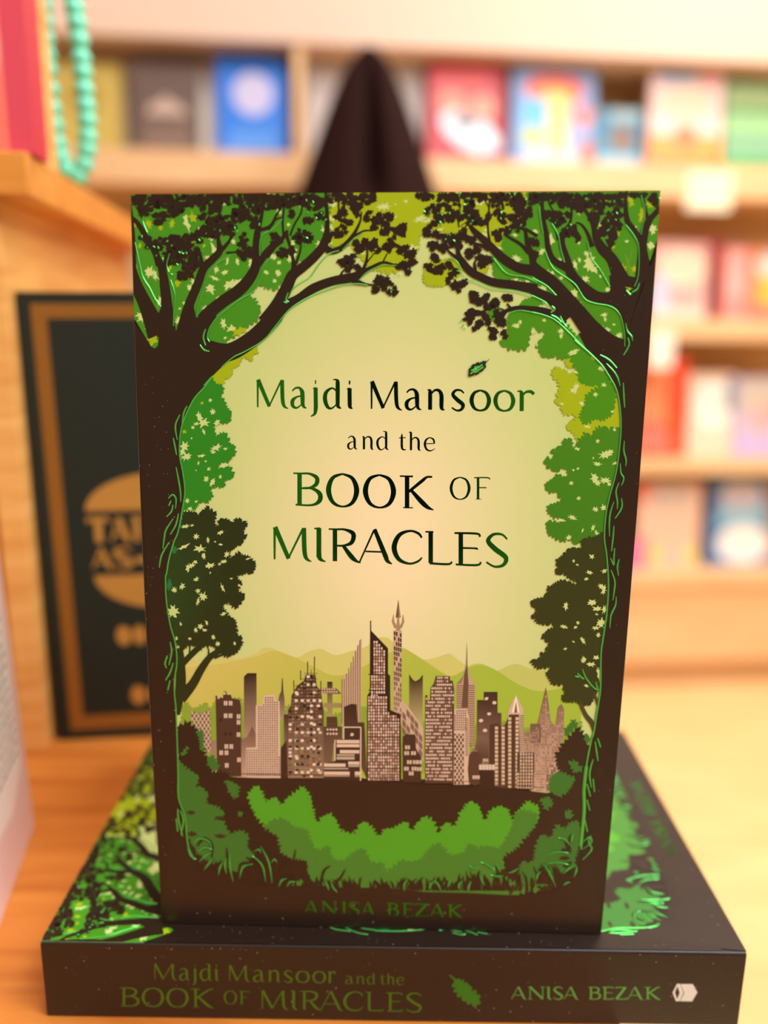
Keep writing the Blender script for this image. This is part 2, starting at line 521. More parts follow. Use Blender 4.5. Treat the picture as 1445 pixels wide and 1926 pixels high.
def paint_cover():
    A = Art(cover_uv)
    R = random.Random(7)
    # bare dark card
    A.poly([(240, 350)] + [(240, 350 + 14 * i) for i in range(1, 101)] + [(304, 1742)] + [(304 + 83 * i, 1742 + 1.6 * i) for i in range(1, 11)] + [(1260, 350 + 14 * i) for i in range(100, -1, -1)], DARK)
    A.layer()
    inL = cE((760, 145), (700, 230), (600, 345), (520, 510), (480, 650), (472, 850), (500, 1000), (520, 1170), (505, 1300), (460, 1540), (420, 1640), (375, 1800), (355, 1926)) \
        + cG((250, 700), (255, 900), (290, 1130), (330, 1270), (350, 1400), (350, 1500), (330, 1640), (332, 1780), (345, 1926)) \
        + cK((182, 400), (185, 560), (225, 680), (235, 800), (250, 880), (280, 940))
    inR = cH((860, 0), (850, 150), (870, 300), (885, 500), (885, 650), (870, 850), (840, 1050), (820, 1200), (815, 1500), (800, 1620), (780, 1750), (750, 1926)) \
        + cL((1240, 180), (1210, 340), (1200, 480), (1195, 600), (1182, 800))
    inR_top = cF((690, 210), (740, 280), (810, 400), (840, 500), (855, 620), (860, 750), (850, 900), (820, 1130), (760, 1350), (728, 1520))
    # sky: a fine grid of the window region so that the printed gradient is smooth
    window = [(240, 355), (252, 600), (262, 625), (300, 660), (370, 700)] + inL + [(400, 1680), (560, 1690), (900, 1690), (1040, 1660)] + inR[::-1] + inR_top[::-1] \
        + [(1160, 640), (1200, 520), (1225, 497), (1236, 465), (1250, 355)]
    pts = [Vector(p) for p in window]
    grid = [Vector((gx, gy)) for gx in range(250, 1250, 42) for gy in range(370, 1700, 42)]
    rv, _, rf, *_ = delaunay_2d_cdt(pts + grid, [], [list(range(len(pts)))], 1, 1e-3)
    b = len(A.v)
    for p in rv:
        A.vert(p.x, p.y, sky)
    for f in rf:
        A.f.append([b + i for i in f])
    A.sky_h = A.h
    # distant hills
    A.layer()
    A.poly(crom(cI((0, 470), (340, 455), (430, 455), (530, 420), (580, 385), (625, 375), (670, 390), (740, 415), (830, 447), (900, 410), (995, 385), (1050, 410), (1110, 430), (1200, 405), (1330, 365)) +
                cJ((0, 300), (90, 285), (140, 320), (230, 370), (340, 435), (440, 420), (520, 395), (570, 430), (640, 480)), 3) + cJ((640, 900), (0, 1200)) + cI((0, 1200)), (212, 210, 118))
    A.poly(crom(cJ((600, 540), (660, 475), (740, 464), (790, 490), (850, 510), (920, 480), (990, 465), (1080, 500), (1200, 505), (1400, 480)), 3) + cJ((1400, 1000), (600, 1000)), (196, 205, 108))
    A.layer()
    A.poly(crom(cI((0, 520), (240, 500), (500, 450), (620, 410), (680, 400), (760, 430), (830, 455), (960, 520), (1080, 575), (1200, 560), (1340, 490), (1440, 430)) +
                cJ((90, 400), (200, 362), (250, 380), (330, 430), (420, 490), (480, 530), (540, 550), (640, 500), (740, 470), (850, 515), (950, 580), (1050, 630), (1150, 650), (1300, 625), (1420, 600)), 3) +
           cJ((1420, 1250), (0, 1250)) + cI((0, 1200)), lambda x, y: mix((214, 200, 106), (164, 194, 62), ((x - 380) / 600 + (y - 1240) / 420)))
    # far park trees
    A.layer()
    A.poly(leafy(cI((0, 800), (40, 770), (90, 820), (150, 790), (180, 770), (210, 820), (250, 760), (430, 740), (450, 900), (720, 900), (760, 790), (1020, 820), (1060, 860), (1120, 850), (1290, 800), (1330, 800)) +
                 cJ((340, 860), (700, 880), (880, 860), (900, 850), (920, 890), (1040, 900), (1300, 930), (1420, 850), (1440, 1000), (1300, 1250)) + cI((1340, 1250), (0, 1250)), 2.5, 7, 5), (140, 170, 56))
    # ---------------- the skyline
    DK, LT, MD = (62, 42, 32), (226, 200, 174), (158, 128, 106)

    def gradient(top, bot, y0, y1):
        return lambda x, y: mix(top, bot, (y - y0) / (y1 - y0))

    def inside(px, py, poly):
        c = False
        for i in range(len(poly)):
            (x1, y1), (x2, y2) = poly[i], poly[i - 1]
            if (y1 > py) != (y2 > py) and px < (x2 - x1) * (py - y1) / (y2 - y1) + x1:
                c = not c
        return c

    def body(poly, col):
        A.layer(0.5e-5)
        A.poly(poly, col)

    def windows(poly, dx, dy, wx, wy, cols, seed=1, skip=0.0):
        rnd = random.Random(seed)
        A.layer(0.5e-5)
        xs = [p[0] for p in poly]
        ys = [p[1] for p in poly]
        y = min(ys) + 1.2
        while y + wy < max(ys):
            x = min(xs) + 1.2
            while x + wx < max(xs):
                if rnd.random() >= skip and all(inside(px, py, poly) for px, py in ((x - .5, y - .5), (x + wx + .5, y - .5), (x - .5, y + wy), (x + wx + .5, y + wy))):
                    A.rect(x, y, x + wx, y + wy, rnd.choice(cols))
                x += dx
            y += dy

    def lines(segs, w, col):
        A.layer(0.5e-5)
        for s in segs:
            A.stroke([(*s[0], w), (*s[1], w)], col)

    def lattice(poly, step, w, col):
        xs = [p[0] for p in poly]
        ys = [p[1] for p in poly]
        A.layer(0.5e-5)
        x0, x1, y0, y1 = min(xs), max(xs), min(ys), max(ys)
        for sgn in (1, -1):
            k = x0 - (y1 - y0)
            while k < x1 + (y1 - y0):
                run = []
                t = 0
                while t <= (y1 - y0):
                    px, py = k + sgn * t * 0.62, y0 + t
                    if inside(px, py, poly):
                        run.append((px, py, w))
                    elif len(run) > 1:
                        A.stroke([run[0], run[-1]], col)
                        run = []
                    else:
                        run = []
                    t += 1.5
                if len(run) > 1:
                    A.stroke([run[0], run[-1]], col)
                k += step

    # sail tower
    sail = cI((1150, 600), (1170, 580), (1210, 540), (1235, 480), (1255, 390), (1270, 350), (1285, 310), (1292, 315), (1285, 910), (1150, 940))
    body(sail, (206, 178, 148))
    for k in range(9):
        x = 642.5 + k * 4.2
        ytop = 1120 + max(310, 600 - max(0, (k - 1)) * 40) / 3.803
        lines([((x, ytop), (x, 1362))], 1.5, (112, 86, 66))
    # gradient towers
    t3 = cI((450, 585), (475, 560), (540, 560), (540, 1060), (450, 1060))
    body(t3, gradient((46, 30, 24), (176, 150, 122), 1275, 1400))
    sp = cI((690, 780), (703, 715), (716, 690), (722, 595), (727, 595), (732, 690), (740, 740), (745, 870), (715, 900))
    body(sp, gradient((70, 54, 42), (170, 150, 118), 1290, 1350))
    body(cJ((248, 535), (270, 570), (290, 585), (318, 570), (342, 538), (340, 900), (248, 820)), gradient((58, 40, 30), (190, 180, 120), 1275, 1360))
    # crossed sign tower
    body(cI((1045, 620), (1082, 620), (1082, 880), (1045, 880)), gradient((50, 36, 28), (176, 160, 110), 1285, 1345))
    body(crom(cI((1000, 668), (1060, 664), (1110, 668), (1132, 690), (1135, 708), (1000, 700)), 3), (120, 100, 76))
    windows(cI((1000, 664), (1115, 664), (1130, 700), (1000, 704)), 4.5, 5, 2.6, 2.6, [LT])
    body(cI((1020, 772), (1148, 772), (1148, 806), (1020, 806)), (158, 142, 96))
    # lattice block
    lb = cI((75, 830), (140, 850), (210, 820), (215, 1100), (190, 1140), (75, 900))
    body(lb, (120, 100, 76))
    lattice(lb, 7.5, 1.4, LT)
    # low background blocks
    body(cI((215, 1040), (250, 1040), (250, 1200), (215, 1200)), (160, 130, 112))
    body(cI((430, 1030), (470, 1020), (510, 940), (535, 1000), (535, 1310), (430, 1310)), gradient((110, 84, 68), (196, 166, 140), 1370, 1440))
    body(cI((1040, 870), (1115, 870), (1120, 940), (1150, 940), (1150, 1060), (1090, 1060), (1080, 1200), (1020, 1200), (1020, 940), (1040, 940)), gradient((76, 54, 42), (120, 92, 76), 1350, 1420))
    for i in range(4):
        for j in range(2):
            A.layer(0.2e-5)
            blob(A, 340 + (1047 + i * 21) / 3.803, 1120 + (962 + j * 30) / 3.803, 2.2, 2.2, LT, R, 8, 0.05)
    body(cI((735, 855), (765, 855), (765, 1300), (712, 1300), (712, 1100), (735, 1080)), gradient((64, 44, 34), (140, 110, 92), 1350, 1400))
    body(cI((715, 1090), (755, 1040), (765, 1340), (708, 1340)), (58, 40, 30))
    # broken brown block with lit windows
    t2 = cI((248, 720), (300, 740), (305, 690), (325, 690), (330, 715), (358, 715), (365, 740), (420, 750), (430, 800), (432, 1300), (260, 1300))
    body(t2, (74, 52, 42))
    A.layer(0.5e-5)
    for wx, wy in ((320, 775), (355, 775), (320, 865), (355, 865), (412, 870), (412, 912), (325, 1085), (360, 1085), (288, 1130), (326, 1130), (412, 1000), (415, 1180), (328, 1220), (270, 735), (312, 705)):
        k = 0.6 if wy < 740 else 1
        for s in (-1, 1):
            q = cI((wx + s * 7 * k - 5.5 * k, wy - 16 * k), (wx + s * 7 * k + 5.5 * k, wy + 16 * k))
            A.rect(q[0][0], q[0][1], q[1][0], q[1][1], (222, 200, 178))
    for wx, wy in ((320, 995), (355, 995), (285, 895)):
        q = cI((wx - 10, wy - 12), (wx + 10, wy + 12))
        A.rect(q[0][0], q[0][1], q[1][0], q[1][1], (46, 30, 24))
    # stepped grid tower
    g4 = cI((465, 1310), (465, 1095), (535, 1090), (535, 790), (575, 785), (595, 720), (670, 710), (675, 755), (705, 760), (712, 1310))
    body(g4, (218, 192, 166))
    windows(g4, 4.3, 4.3, 2.5, 2.5, [(98, 72, 58), (120, 92, 76), (86, 62, 50)], 3)
    # jumbled tower
    g7 = cI((765, 1310), (765, 820), (785, 790), (790, 720), (830, 650), (880, 610), (890, 570), (960, 570), (970, 650), (1000, 690), (1020, 830), (1020, 1310))
    body(g7, gradient((58, 40, 30), (150, 126, 98), 1280, 1470))
    windows(g7, 5.6, 6.2, 4.0, 3.4, [(132, 106, 86), (120, 96, 76), (156, 130, 104), (96, 74, 58)], 4)
    windows(g7, 11.2, 15, 6.0, 5.0, [(236, 216, 192), (40, 26, 20), (222, 200, 176)], 9, 0.25)
    g7b = [(x + 5, y + 7.5) for x, y in g7]
    windows([(x, y) for x, y in g7 if True], 13.3, 11, 5.4, 4.6, [(238, 220, 198), (38, 24, 18)], 14, 0.45)
    lines([(a, b) for a, b in ((cI((805, 610))[0], cI((808, 690))[0]), (cI((855, 540))[0], cI((855, 610))[0]), (cI((905, 475))[0], cI((905, 575))[0]), (cI((954, 440))[0], cI((952, 575))[0]), (cI((1000, 615))[0], cI((998, 690))[0]))], 1.6, (52, 40, 30))
    lines([(cI((860, 600))[0], cI((975, 600))[0]), (cI((880, 560))[0], cI((975, 560))[0]), (cI((815, 650))[0], cI((860, 640))[0]), (cI((930, 530))[0], cI((932, 570))[0])], 0.9, (90, 74, 52))
    # dark back block and stacked modern block
    body(cI((1165, 800), (1215, 778), (1255, 782), (1260, 910), (1310, 910), (1330, 1320), (1165, 960)), gradient((50, 34, 26), (96, 70, 56), 1325, 1400))
    m12 = cI((1160, 945), (1285, 945), (1285, 1325), (1020, 1320), (1020, 1205), (1095, 1190), (1095, 1040), (1160, 1030))
    body(m12, (62, 44, 34))
    A.layer(0.5e-5)
    for a, b_, c_, d_ in ((1112, 1036, 1275, 1060), (1112, 1066, 1275, 1088), (1135, 1108, 1275, 1132), (1112, 1138, 1240, 1150), (1112, 1156, 1240, 1176), (1195, 1190, 1275, 1212), (1195, 1216, 1275, 1228),
                         (1022, 1204, 1176, 1228), (1022, 1236, 1196, 1246), (1022, 1262, 1205, 1296), (1242, 1262, 1284, 1298)):
        q = cI((a, b_), (c_, d_))
        A.rect(q[0][0], q[0][1], q[1][0], q[1][1], LT if (d_ - b_) > 20 else (190, 176, 152))
    lines([(cI((1162, 945))[0], cI((1285, 945))[0]), (cI((1285, 945))[0], cI((1283, 1335))[0]), (cI((1162, 945))[0], cI((1162, 1030))[0]), (cI((1100, 1035))[0], cI((1100, 1185))[0])], 2.2, (224, 206, 182))
    A.layer(0.5e-5)
    blob(A, *cI((1222, 998))[0], 4, 3, LT, R, 6, 0.2)
    # white lattice tower with the split spire
    sp2 = cJ((143, 240), (200, 240), (192, 700), (235, 745), (345, 905), (345, 1130), (140, 790))
    body(sp2, (206, 178, 150))
    A.layer(0.5e-5)
    for j in range(17):
        y = 244 + j * 34
        for i in range(4):
            if (i + j) % 5 == 2:
                continue
            x = 145 + i * 13.5
            c = gradient((46, 30, 24), (150, 122, 100), 1190, 1330)
            A.quad(cJ((x, y + i * 4), (x + 10.5, y + i * 4 + 3), (x + 10.5, y + 30 + i * 4), (x, y + 27 + i * 4)), c)
    for j in range(7):
        for i in range(5):
            x, y = 202 + i * 28, 735 + i * 36 + j * 52
            if y < 1080 and (i * 3 + j) % 4:
                A.quad(cJ((x, y), (x + 24, y + 30), (x + 24, y + 72), (x, y + 42)), (128, 102, 84))
    for pet in (cJ((175, 28), (192, 150), (176, 160), (158, 150)), cJ((143, 126), (131, 178), (150, 225), (168, 215), (148, 180)), cJ((206, 126), (216, 178), (198, 225), (182, 215), (200, 180)),
                cJ((168, 160), (180, 160), (184, 205), (190, 240), (158, 240), (164, 205))):
        body(pet, (170, 142, 108))
    body(cJ((175, 28), (178, 150), (158, 150)), (112, 86, 64))
    # the tall dark tower
    mt = [(695.5, 1168), (697.3, 1168), (697.5, 1187), (729, 1220), (729, 1269), (733, 1271), (733.5, 1336), (752.6, 1344), (754, 1473), (689, 1473), (690, 1309), (695, 1301)]
    body(mt, (44, 26, 20))
    for k in range(10):
        seg = [(696.5, 1192 + k * 26), (727, 1192 + k * 26), (727, 1192 + k * 26 + 24), (696.5, 1192 + k * 26 + 24)]
    windows([(697.5, 1193), (727.5, 1223), (727.5, 1310), (691.5, 1312), (696.5, 1302)], 4.6, 5.9, 2.9, 4.5, [(236, 208, 188), (214, 176, 150), (178, 138, 118), (240, 218, 198)], 21)
    windows([(691, 1309), (731.5, 1309), (732, 1340), (751, 1347), (752, 1472), (690.5, 1472)], 4.6, 5.9, 2.9, 4.5, [(236, 208, 188), (214, 176, 150), (178, 138, 118), (240, 218, 198)], 22)
    lines([((692, 1210 + 29.5 * k), (730 if k < 5 else 752, 1210 + 29.5 * k)) for k in range(2, 9)], 1.4, (44, 26, 20))
    # short dark block with round lights
    body(cJ((205, 960), (225, 945), (290, 945), (295, 1040), (330, 1100), (330, 1270), (205, 1270)), (66, 46, 36))
    A.layer(0.5e-5)
    for wx, wy in ((237, 1033), (232, 1072), (278, 1072), (250, 1133), (291, 1133), (318, 1133), (230, 1178), (282, 1178), (262, 1210), (318, 1180)):
        for s in (-1, 1):
            q = cJ((wx + s * 9 - 7, wy - 13), (wx + s * 9 + 7, wy + 13))
            A.rect(q[0][0], q[0][1], q[1][0], q[1][1], (216, 192, 168))
    # banded tower
    b5 = cJ((357, 1275), (357, 720), (358, 680), (372, 676), (374, 716), (390, 710), (395, 625), (415, 600), (430, 548), (525, 548), (527, 578), (545, 580), (555, 640), (550, 1275))
    body(b5, (86, 62, 50))
    windows(b5, 3.6, 6.6, 2.5, 4.0, [(230, 204, 178), (222, 194, 168), (234, 212, 188), (140, 110, 92)], 31)
    # needle tower
    b6 = cJ((570, 600), (600, 570), (620, 530), (634, 470), (639, 380), (641, 322), (643, 322), (645, 470), (660, 540), (680, 575), (700, 600), (690, 1045), (570, 850))
    body(b6, (196, 168, 138))
    A.layer(0.5e-5)
    for k in range(28):
        y = 610 + k * 15
        q = cJ((572, y), (694, y + 7))
        A.rect(q[0][0], q[0][1], q[1][0], q[1][1], (118, 92, 72))
    body(cJ((622, 535), (638, 480), (641, 322), (645, 480), (652, 600), (648, 760), (605, 760)), (104, 80, 62))
    body(cJ((570, 600), (620, 545), (605, 600)), (150, 124, 96))
    b7 = cJ((555, 770), (640, 770), (657, 830), (657, 1285), (550, 1285))
    body(b7, (216, 190, 164))
    windows(cJ((555, 775), (640, 775), (650, 930), (552, 930)), 3.9, 4.4, 2.4, 2.8, [(98, 74, 60), (120, 94, 78)], 33)
    body(cJ((553, 940), (620, 940), (620, 1282), (553, 1282)), (92, 68, 54))
    lattice(cJ((553, 940), (620, 940), (620, 1282), (553, 1282)), 7.2, 1.6, LT)
    windows(cJ((625, 830), (655, 830), (655, 1100), (625, 1100)), 20, 3.6, 6.5, 1.7, [(120, 96, 78)], 3)
    # dark stepped block with a few lights
    b8 = cJ((712, 710), (757, 710), (757, 655), (850, 655), (850, 795), (877, 800), (870, 1280), (655, 1280), (655, 1085), (690, 1040), (708, 1000))
    body(b8, gradient((62, 42, 34), (150, 120, 102), 1310, 1430))
    A.layer(0.5e-5)
    for wx, wy in ((775, 700), (830, 728), (792, 805), (738, 850), (765, 915)):
        blob(A, *cJ((wx, wy))[0], 4, 3.4, (226, 204, 182), R, 8, 0.1)
    body(crom(cJ((655, 1090), (700, 1060), (735, 1090), (740, 1270), (655, 1270)), 2, True), (84, 60, 48))
    body(cJ((700, 1040), (710, 950), (722, 985), (732, 950), (742, 985), (752, 950), (762, 985), (772, 955), (775, 1000), (790, 1010), (790, 1130), (735, 1130), (730, 1080)), gradient((130, 102, 86), (84, 60, 48), 1384, 1425))
    # pencil tower
    b10 = cJ((918, 860), (920, 800), (926, 768), (975, 675), (1025, 770), (1030, 1075), (1000, 1075), (985, 820))
    body(b10, (208, 184, 154))
    body(cJ((975, 675), (990, 740), (1000, 795), (985, 795), (978, 730), (962, 795), (945, 795)), (244, 230, 206))
    body(cJ((975, 720), (985, 795), (964, 795)), (120, 96, 78))
    A.layer(0.5e-5)
    for k in range(18):
        q = cJ((1000, 812 + k * 14), (1028, 818 + k * 14))
        A.rect(q[0][0], q[0][1], q[1][0], q[1][1], (110, 86, 66))
    # shards with a white net
    b12 = cJ((1180, 622), (1196, 720), (1212, 850), (1245, 890), (1262, 760), (1285, 735), (1303, 770), (1300, 960), (1180, 1335), (1090, 1325), (1030, 1100), (1030, 930), (1070, 925), (1075, 870), (1122, 870))
    body(b12, gradient((124, 92, 78), (206, 176, 148), 1300, 1460))
    windows(b12, 4.3, 5.0, 3.2, 3.6, [(170, 138, 118), (150, 118, 100), (188, 156, 134)], 41)
    body(cJ((1075, 870), (1145, 870), (1145, 1000), (1075, 1000)), (120, 92, 76))
    windows(cJ((1033, 930), (1145, 875), (1145, 1060), (1033, 1060)), 3.4, 4.4, 2.4, 3.2, [(176, 148, 126), (140, 112, 94)], 42)
    # dark block with window columns
    b9 = cJ((793, 1100), (795, 880), (830, 868), (860, 870), (865, 890), (900, 880), (930, 808), (995, 808), (1002, 1070), (985, 1310), (830, 1305), (790, 1200))
    body(b9, (78, 54, 42))
    A.layer(0.5e-5)
    for x in (832, 877, 922, 972):
        y = 890 if x < 900 else 826
        while y < 1290:
            q = cJ((x, y), (x + 22, y + 20))
            A.rect(q[0][0], q[0][1], q[1][0], q[1][1], (214, 190, 160))
            y += 27
    b11 = cJ((985, 1065), (1102, 1065), (1095, 1318), (980, 1310))
    body(b11, (82, 60, 48))
    windows(b11, 5.2, 6.2, 3.2, 4.4, [(222, 198, 170), (206, 180, 152)], 51)
    b13 = cJ((1183, 1180), (1210, 1130), (1285, 1130), (1260, 1300), (1180, 1335))
    body(b13, (160, 130, 108))
    windows(b13, 4.6, 4.6, 2.8, 3, [(98, 74, 58), (216, 190, 160)], 52)
    # dark river bank below the town
    A.layer()
    A.poly(cI((200, 1290), (430, 1306), (700, 1312), (1340, 1328)) + cJ((0, 1268), (190, 1275), (540, 1290), (830, 1300), (1180, 1340), (1260, 1330), (1440, 1330)) + [(1125, 1420), (1100, 1690), (350, 1690), (330, 1440)], (46, 31, 23))
    lines([(cI((430, 1280))[0], cI((1280, 1290))[0]), (cJ((0, 1245))[0], cJ((700, 1265))[0]), (cJ((830, 1280))[0], cJ((1170, 1305))[0])], 1.1, (70, 50, 40))
    body(cJ((725, 1180), (828, 1180), (828, 1310), (728, 1310)), (54, 36, 28))
    A.layer(0.5e-5)
    for k in range(5):
        q = cJ((724 + k * 22, 1148), (743 + k * 22, 1184))
        A.rect(q[0][0], q[0][1], q[1][0], q[1][1], (222, 204, 186))
    for k in range(3):
        q = cJ((680 + k * 17, 1222), (694 + k * 17, 1246))
        A.rect(q[0][0], q[0][1], q[1][0], q[1][1], (214, 192, 172))
        q = cJ((750 + k * 13, 1108), (760 + k * 13, 1128))
        A.rect(q[0][0], q[0][1], q[1][0], q[1][1], (214, 192, 172))
    # bushes along the bottom
    A.layer()
    A.poly(leafy(cK((610, 545), (640, 505), (665, 490), (690, 510), (720, 590), (770, 560), (800, 580), (820, 620), (850, 565), (900, 530), (945, 492), (975, 520), (1000, 570), (1030, 730), (1070, 680), (1110, 660), (1150, 690), (1185, 770), (1270, 785), (1300, 720), (1340, 710), (1380, 750), (1400, 790)) +
                 cL((40, 740), (70, 690), (120, 685), (185, 648), (210, 680), (225, 735), (245, 665), (295, 618), (340, 640), (378, 735), (395, 670), (430, 650), (462, 690), (500, 590), (555, 530), (600, 555), (635, 650), (670, 580), (720, 558), (765, 575), (790, 650), (820, 590), (880, 530), (940, 560), (950, 700), (800, 860), (740, 900), (0, 960)) +
                 cK((1000, 1000), (700, 760), (640, 640)), 3.6, 9, 61, True), (78, 166, 36))
    A.layer()
    A.poly(leafy(cK((560, 760), (700, 750), (760, 700), (830, 690), (900, 745), (980, 760), (1000, 840), (1040, 890), (1110, 860), (1130, 940), (1200, 950), (1290, 880), (1330, 880), (1370, 960), (1440, 960)) +
                 cL((80, 930), (160, 870), (280, 860), (330, 790), (380, 765), (420, 820), (450, 840), (520, 820), (545, 770), (600, 795), (720, 800), (780, 700), (810, 600), (850, 580), (930, 600), (960, 720), (940, 1040), (600, 1075), (0, 1060)) + cK((900, 1130), (800, 1080)), 3.6, 9, 62, True), (66, 132, 44))
    A.layer()
    A.poly(leafy(cK((180, 120), (240, 95), (290, 135), (330, 200), (345, 300), (380, 335), (390, 400), (480, 412), (520, 470), (560, 520), (560, 580), (600, 610), (650, 670), (720, 760), (790, 800), (810, 900), (880, 940), (960, 950), (985, 1060), (800, 1100), (560, 1060), (300, 900), (190, 700)), 4.2, 9, 63, True), (40, 27, 20))
    A.poly(leafy(cL((1165, 112), (1195, 150), (1235, 240), (1195, 480), (1190, 700), (1160, 900), (1000, 1020), (850, 1010), (760, 960), (740, 850), (830, 790), (870, 740), (920, 680), (960, 600), (1010, 545), (1070, 480), (1090, 420), (1050, 330), (1035, 270), (1085, 200)), 4.2, 9, 64, True), (46, 31, 23))
    A.layer()
    for pl, sd in ((cK((185, 335), (235, 385), (310, 430), (300, 480), (235, 490), (330, 500), (365, 540), (350, 600), (400, 610), (465, 650), (450, 700), (500, 790), (570, 765), (615, 800), (600, 860), (650, 920), (590, 980), (530, 1020), (450, 960), (380, 960), (300, 900), (238, 800), (186, 560)), 71),
                   (cL((1010, 390), (1060, 362), (1150, 400), (1130, 440), (1100, 480), (1060, 505), (1000, 470)), 72), (cL((950, 520), (1000, 505), (1025, 550), (980, 580)), 73),
                   (cL((925, 800), (940, 740), (975, 718), (1010, 745), (1045, 660), (1090, 690), (1120, 650), (1165, 640), (1180, 690), (1150, 900), (1060, 960), (980, 1010), (850, 1010), (830, 920), (850, 870), (910, 880)), 74),
                   (cL((1110, 310), (1150, 300), (1190, 350), (1150, 370)), 75), (cL((1090, 130), (1140, 70), (1165, 100), (1100, 160)), 76), (cL((1200, 150), (1230, 160), (1225, 200), (1205, 190)), 77),
                   (cK((470, 455), (500, 460), (555, 490), (550, 560), (515, 560), (490, 510)), 78), (cK((360, 320), (395, 300), (435, 375), (400, 395), (370, 370)), 79), (cK((290, 150), (335, 150), (340, 270), (320, 270), (310, 190)), 80),
                   (cK((195, 300), (225, 260), (240, 245), (225, 300)), 81), (cL((1090, 590), (1120, 580), (1135, 620), (1100, 630)), 82), (cK((550, 665), (575, 650), (580, 665), (560, 680)), 83)):
        A.poly(leafy(pl, 3.2, 8, sd, True), (54, 118, 42))
    A.layer()
    for cx, cy in ((262, 655), (440, 690), (270, 790), (440, 800)):
        blob(A, *cK((cx, cy))[0], 11, 6, (50, 38, 24), R, 7, 0.6)
    # crowns: light leaves, mid leaves, then dark trees
    A.layer()
    A.poly(leafy([(612, 352), (800, 352), (800, 425), (785, 440), (784, 465), (779, 490), (765, 500), (737, 512), (722, 512), (700, 505), (690, 500), (672, 478), (655, 455), (640, 458), (625, 465), (618, 440), (610, 400)], 4, 10, 11), YELLOW)
    A.poly(leafy(cC((0, 80), (1330, 80), (1300, 380), (1120, 470), (1060, 620), (1070, 735), (950, 770), (900, 700), (800, 560), (640, 600), (560, 600), (300, 570), (260, 480), (200, 480), (90, 620), (90, 740), (0, 750)), 4, 10, 12), YELLOW)
    A.poly(leafy(cC((380, 900), (520, 880), (600, 1010), (540, 1100), (420, 1100), (390, 1195), (310, 1190), (220, 1190), (155, 1150), (155, 1085), (180, 930)), 2.5, 7, 13), YELLOW)
    A.poly(leafy(cC((780, 900), (900, 900), (900, 970), (850, 1050), (790, 1040)), 2.5, 7, 14), YELLOW)
    A.poly(leafy(cA((690, 1900), (860, 1855), (920, 1845), (925, 1800), (970, 1790), (1000, 1740), (985, 1710), (1050, 1680), (1080, 1620), (1100, 1590), (1135, 1620), (1170, 1640), (1190, 1570), (1225, 1570), (1220, 1500), (1100, 1500), (900, 1600)), 2, 6, 15, True), YELLOW)
    A.poly(leafy(cF((265, 270), (310, 230), (390, 270), (430, 290), (500, 240), (580, 330), (690, 350), (820, 420), (860, 600), (860, 800), (690, 760), (640, 750), (620, 800), (600, 860), (540, 835), (490, 875), (460, 800), (390, 760), (410, 710), (460, 690), (480, 640), (390, 640), (350, 610), (350, 560), (300, 550), (310, 490), (330, 400), (310, 340), (270, 310)), 3.4, 9, 16), YELLOW)
    A.poly(leafy(cF((375, 190), (420, 120), (480, 150), (440, 240), (400, 230)), 2, 6, 17), YELLOW)
    A.layer()
    A.poly(leafy([(236, 352), (622, 352), (624, 430), (608, 450), (588, 488), (560, 490), (537, 518), (520, 545), (500, 540)] + cA((1280, 960), (1255, 900), (1225, 960), (1130, 1050), (1185, 1065), (1220, 1120), (1252, 1170), (1212, 1200), (1228, 1255), (1150, 1300), (1050, 1370), (950, 1450), (700, 1560), (300, 1560), (60, 1300)), 4, 10, 21), GREEN)
    A.poly(leafy([(990, 352), (1250, 352), (1250, 500), (1200, 620), (1150, 660), (1090, 560), (1010, 545)] + cC((1300, 1120), (1240, 1160), (1170, 1100), (1050, 1135), (1000, 1100), (955, 1085), (945, 1010), (962, 985), (925, 925), (960, 780), (1060, 735), (1050, 620), (1310, 520), (1330, 300)), 4, 10, 22), GREEN)
    A.poly(leafy(cC((1290, 1350), (1440, 1310), (1500, 1330), (1500, 1420), (1130, 1480), (1040, 1470), (940, 1590), (890, 1500), (880, 1450), (1030, 1465), (1250, 1420)), 2, 7, 23), GREEN)
    A.poly(leafy(cC((1110, 1530), (1200, 1470), (1440, 1460)) + cD((200, 1230), (400, 1400), (620, 1640), (700, 1750), (640, 1800), (580, 1850), (520, 1850), (445, 1820), (430, 1780), (395, 1700), (345, 1610), (340, 1570), (300, 1610), (260, 1615), (180, 1570), (130, 1605), (72, 1565), (50, 1480), (140, 1375), (0, 1345)) + cC((1390, 1650), (1365, 1700), (1330, 1890), (1200, 1915), (1100, 1890), (1015, 1840), (1120, 1740)), 4, 10, 24), GREEN)
    A.poly(leafy(cF((500, 250), (560, 210), (690, 220), (800, 400), (820, 420), (800, 600), (780, 650), (700, 690), (640, 680), (545, 725), (505, 680), (522, 600), (560, 520), (550, 490), (600, 445), (690, 390), (640, 390), (545, 380), (495, 350)), 3.4, 9, 25), GREEN)
    A.poly(leafy(cF((850, 750), (865, 850), (850, 1000), (820, 1130), (760, 1350), (730, 1520), (720, 1690), (640, 1690), (600, 1700), (520, 1700), (500, 1755), (430, 1730), (390, 1700), (360, 1735), (290, 1700), (232, 1670), (217, 1600), (227, 1562), (270, 1562), (330, 1580), (390, 1570), (330, 1535), (270, 1520), (227, 1480), (242, 1422), (300, 1405), (370, 1400), (312, 1330), (330, 1312), (232, 1305), (204, 1260), (242, 1220), (320, 1155), (390, 1190), (415, 1120), (340, 1100), (290, 1135), (212, 1080), (207, 1020), (290, 1030), (262, 940), (320, 970), (312, 910), (360, 930), (362, 862), (430, 845), (440, 930), (490, 915), (492, 872), (560, 795), (600, 840), (640, 772), (690, 745), (760, 765)), 3.4, 9, 26), lambda x, y: mix((66, 134, 20), (62, 128, 22), (y - 800) / 200))
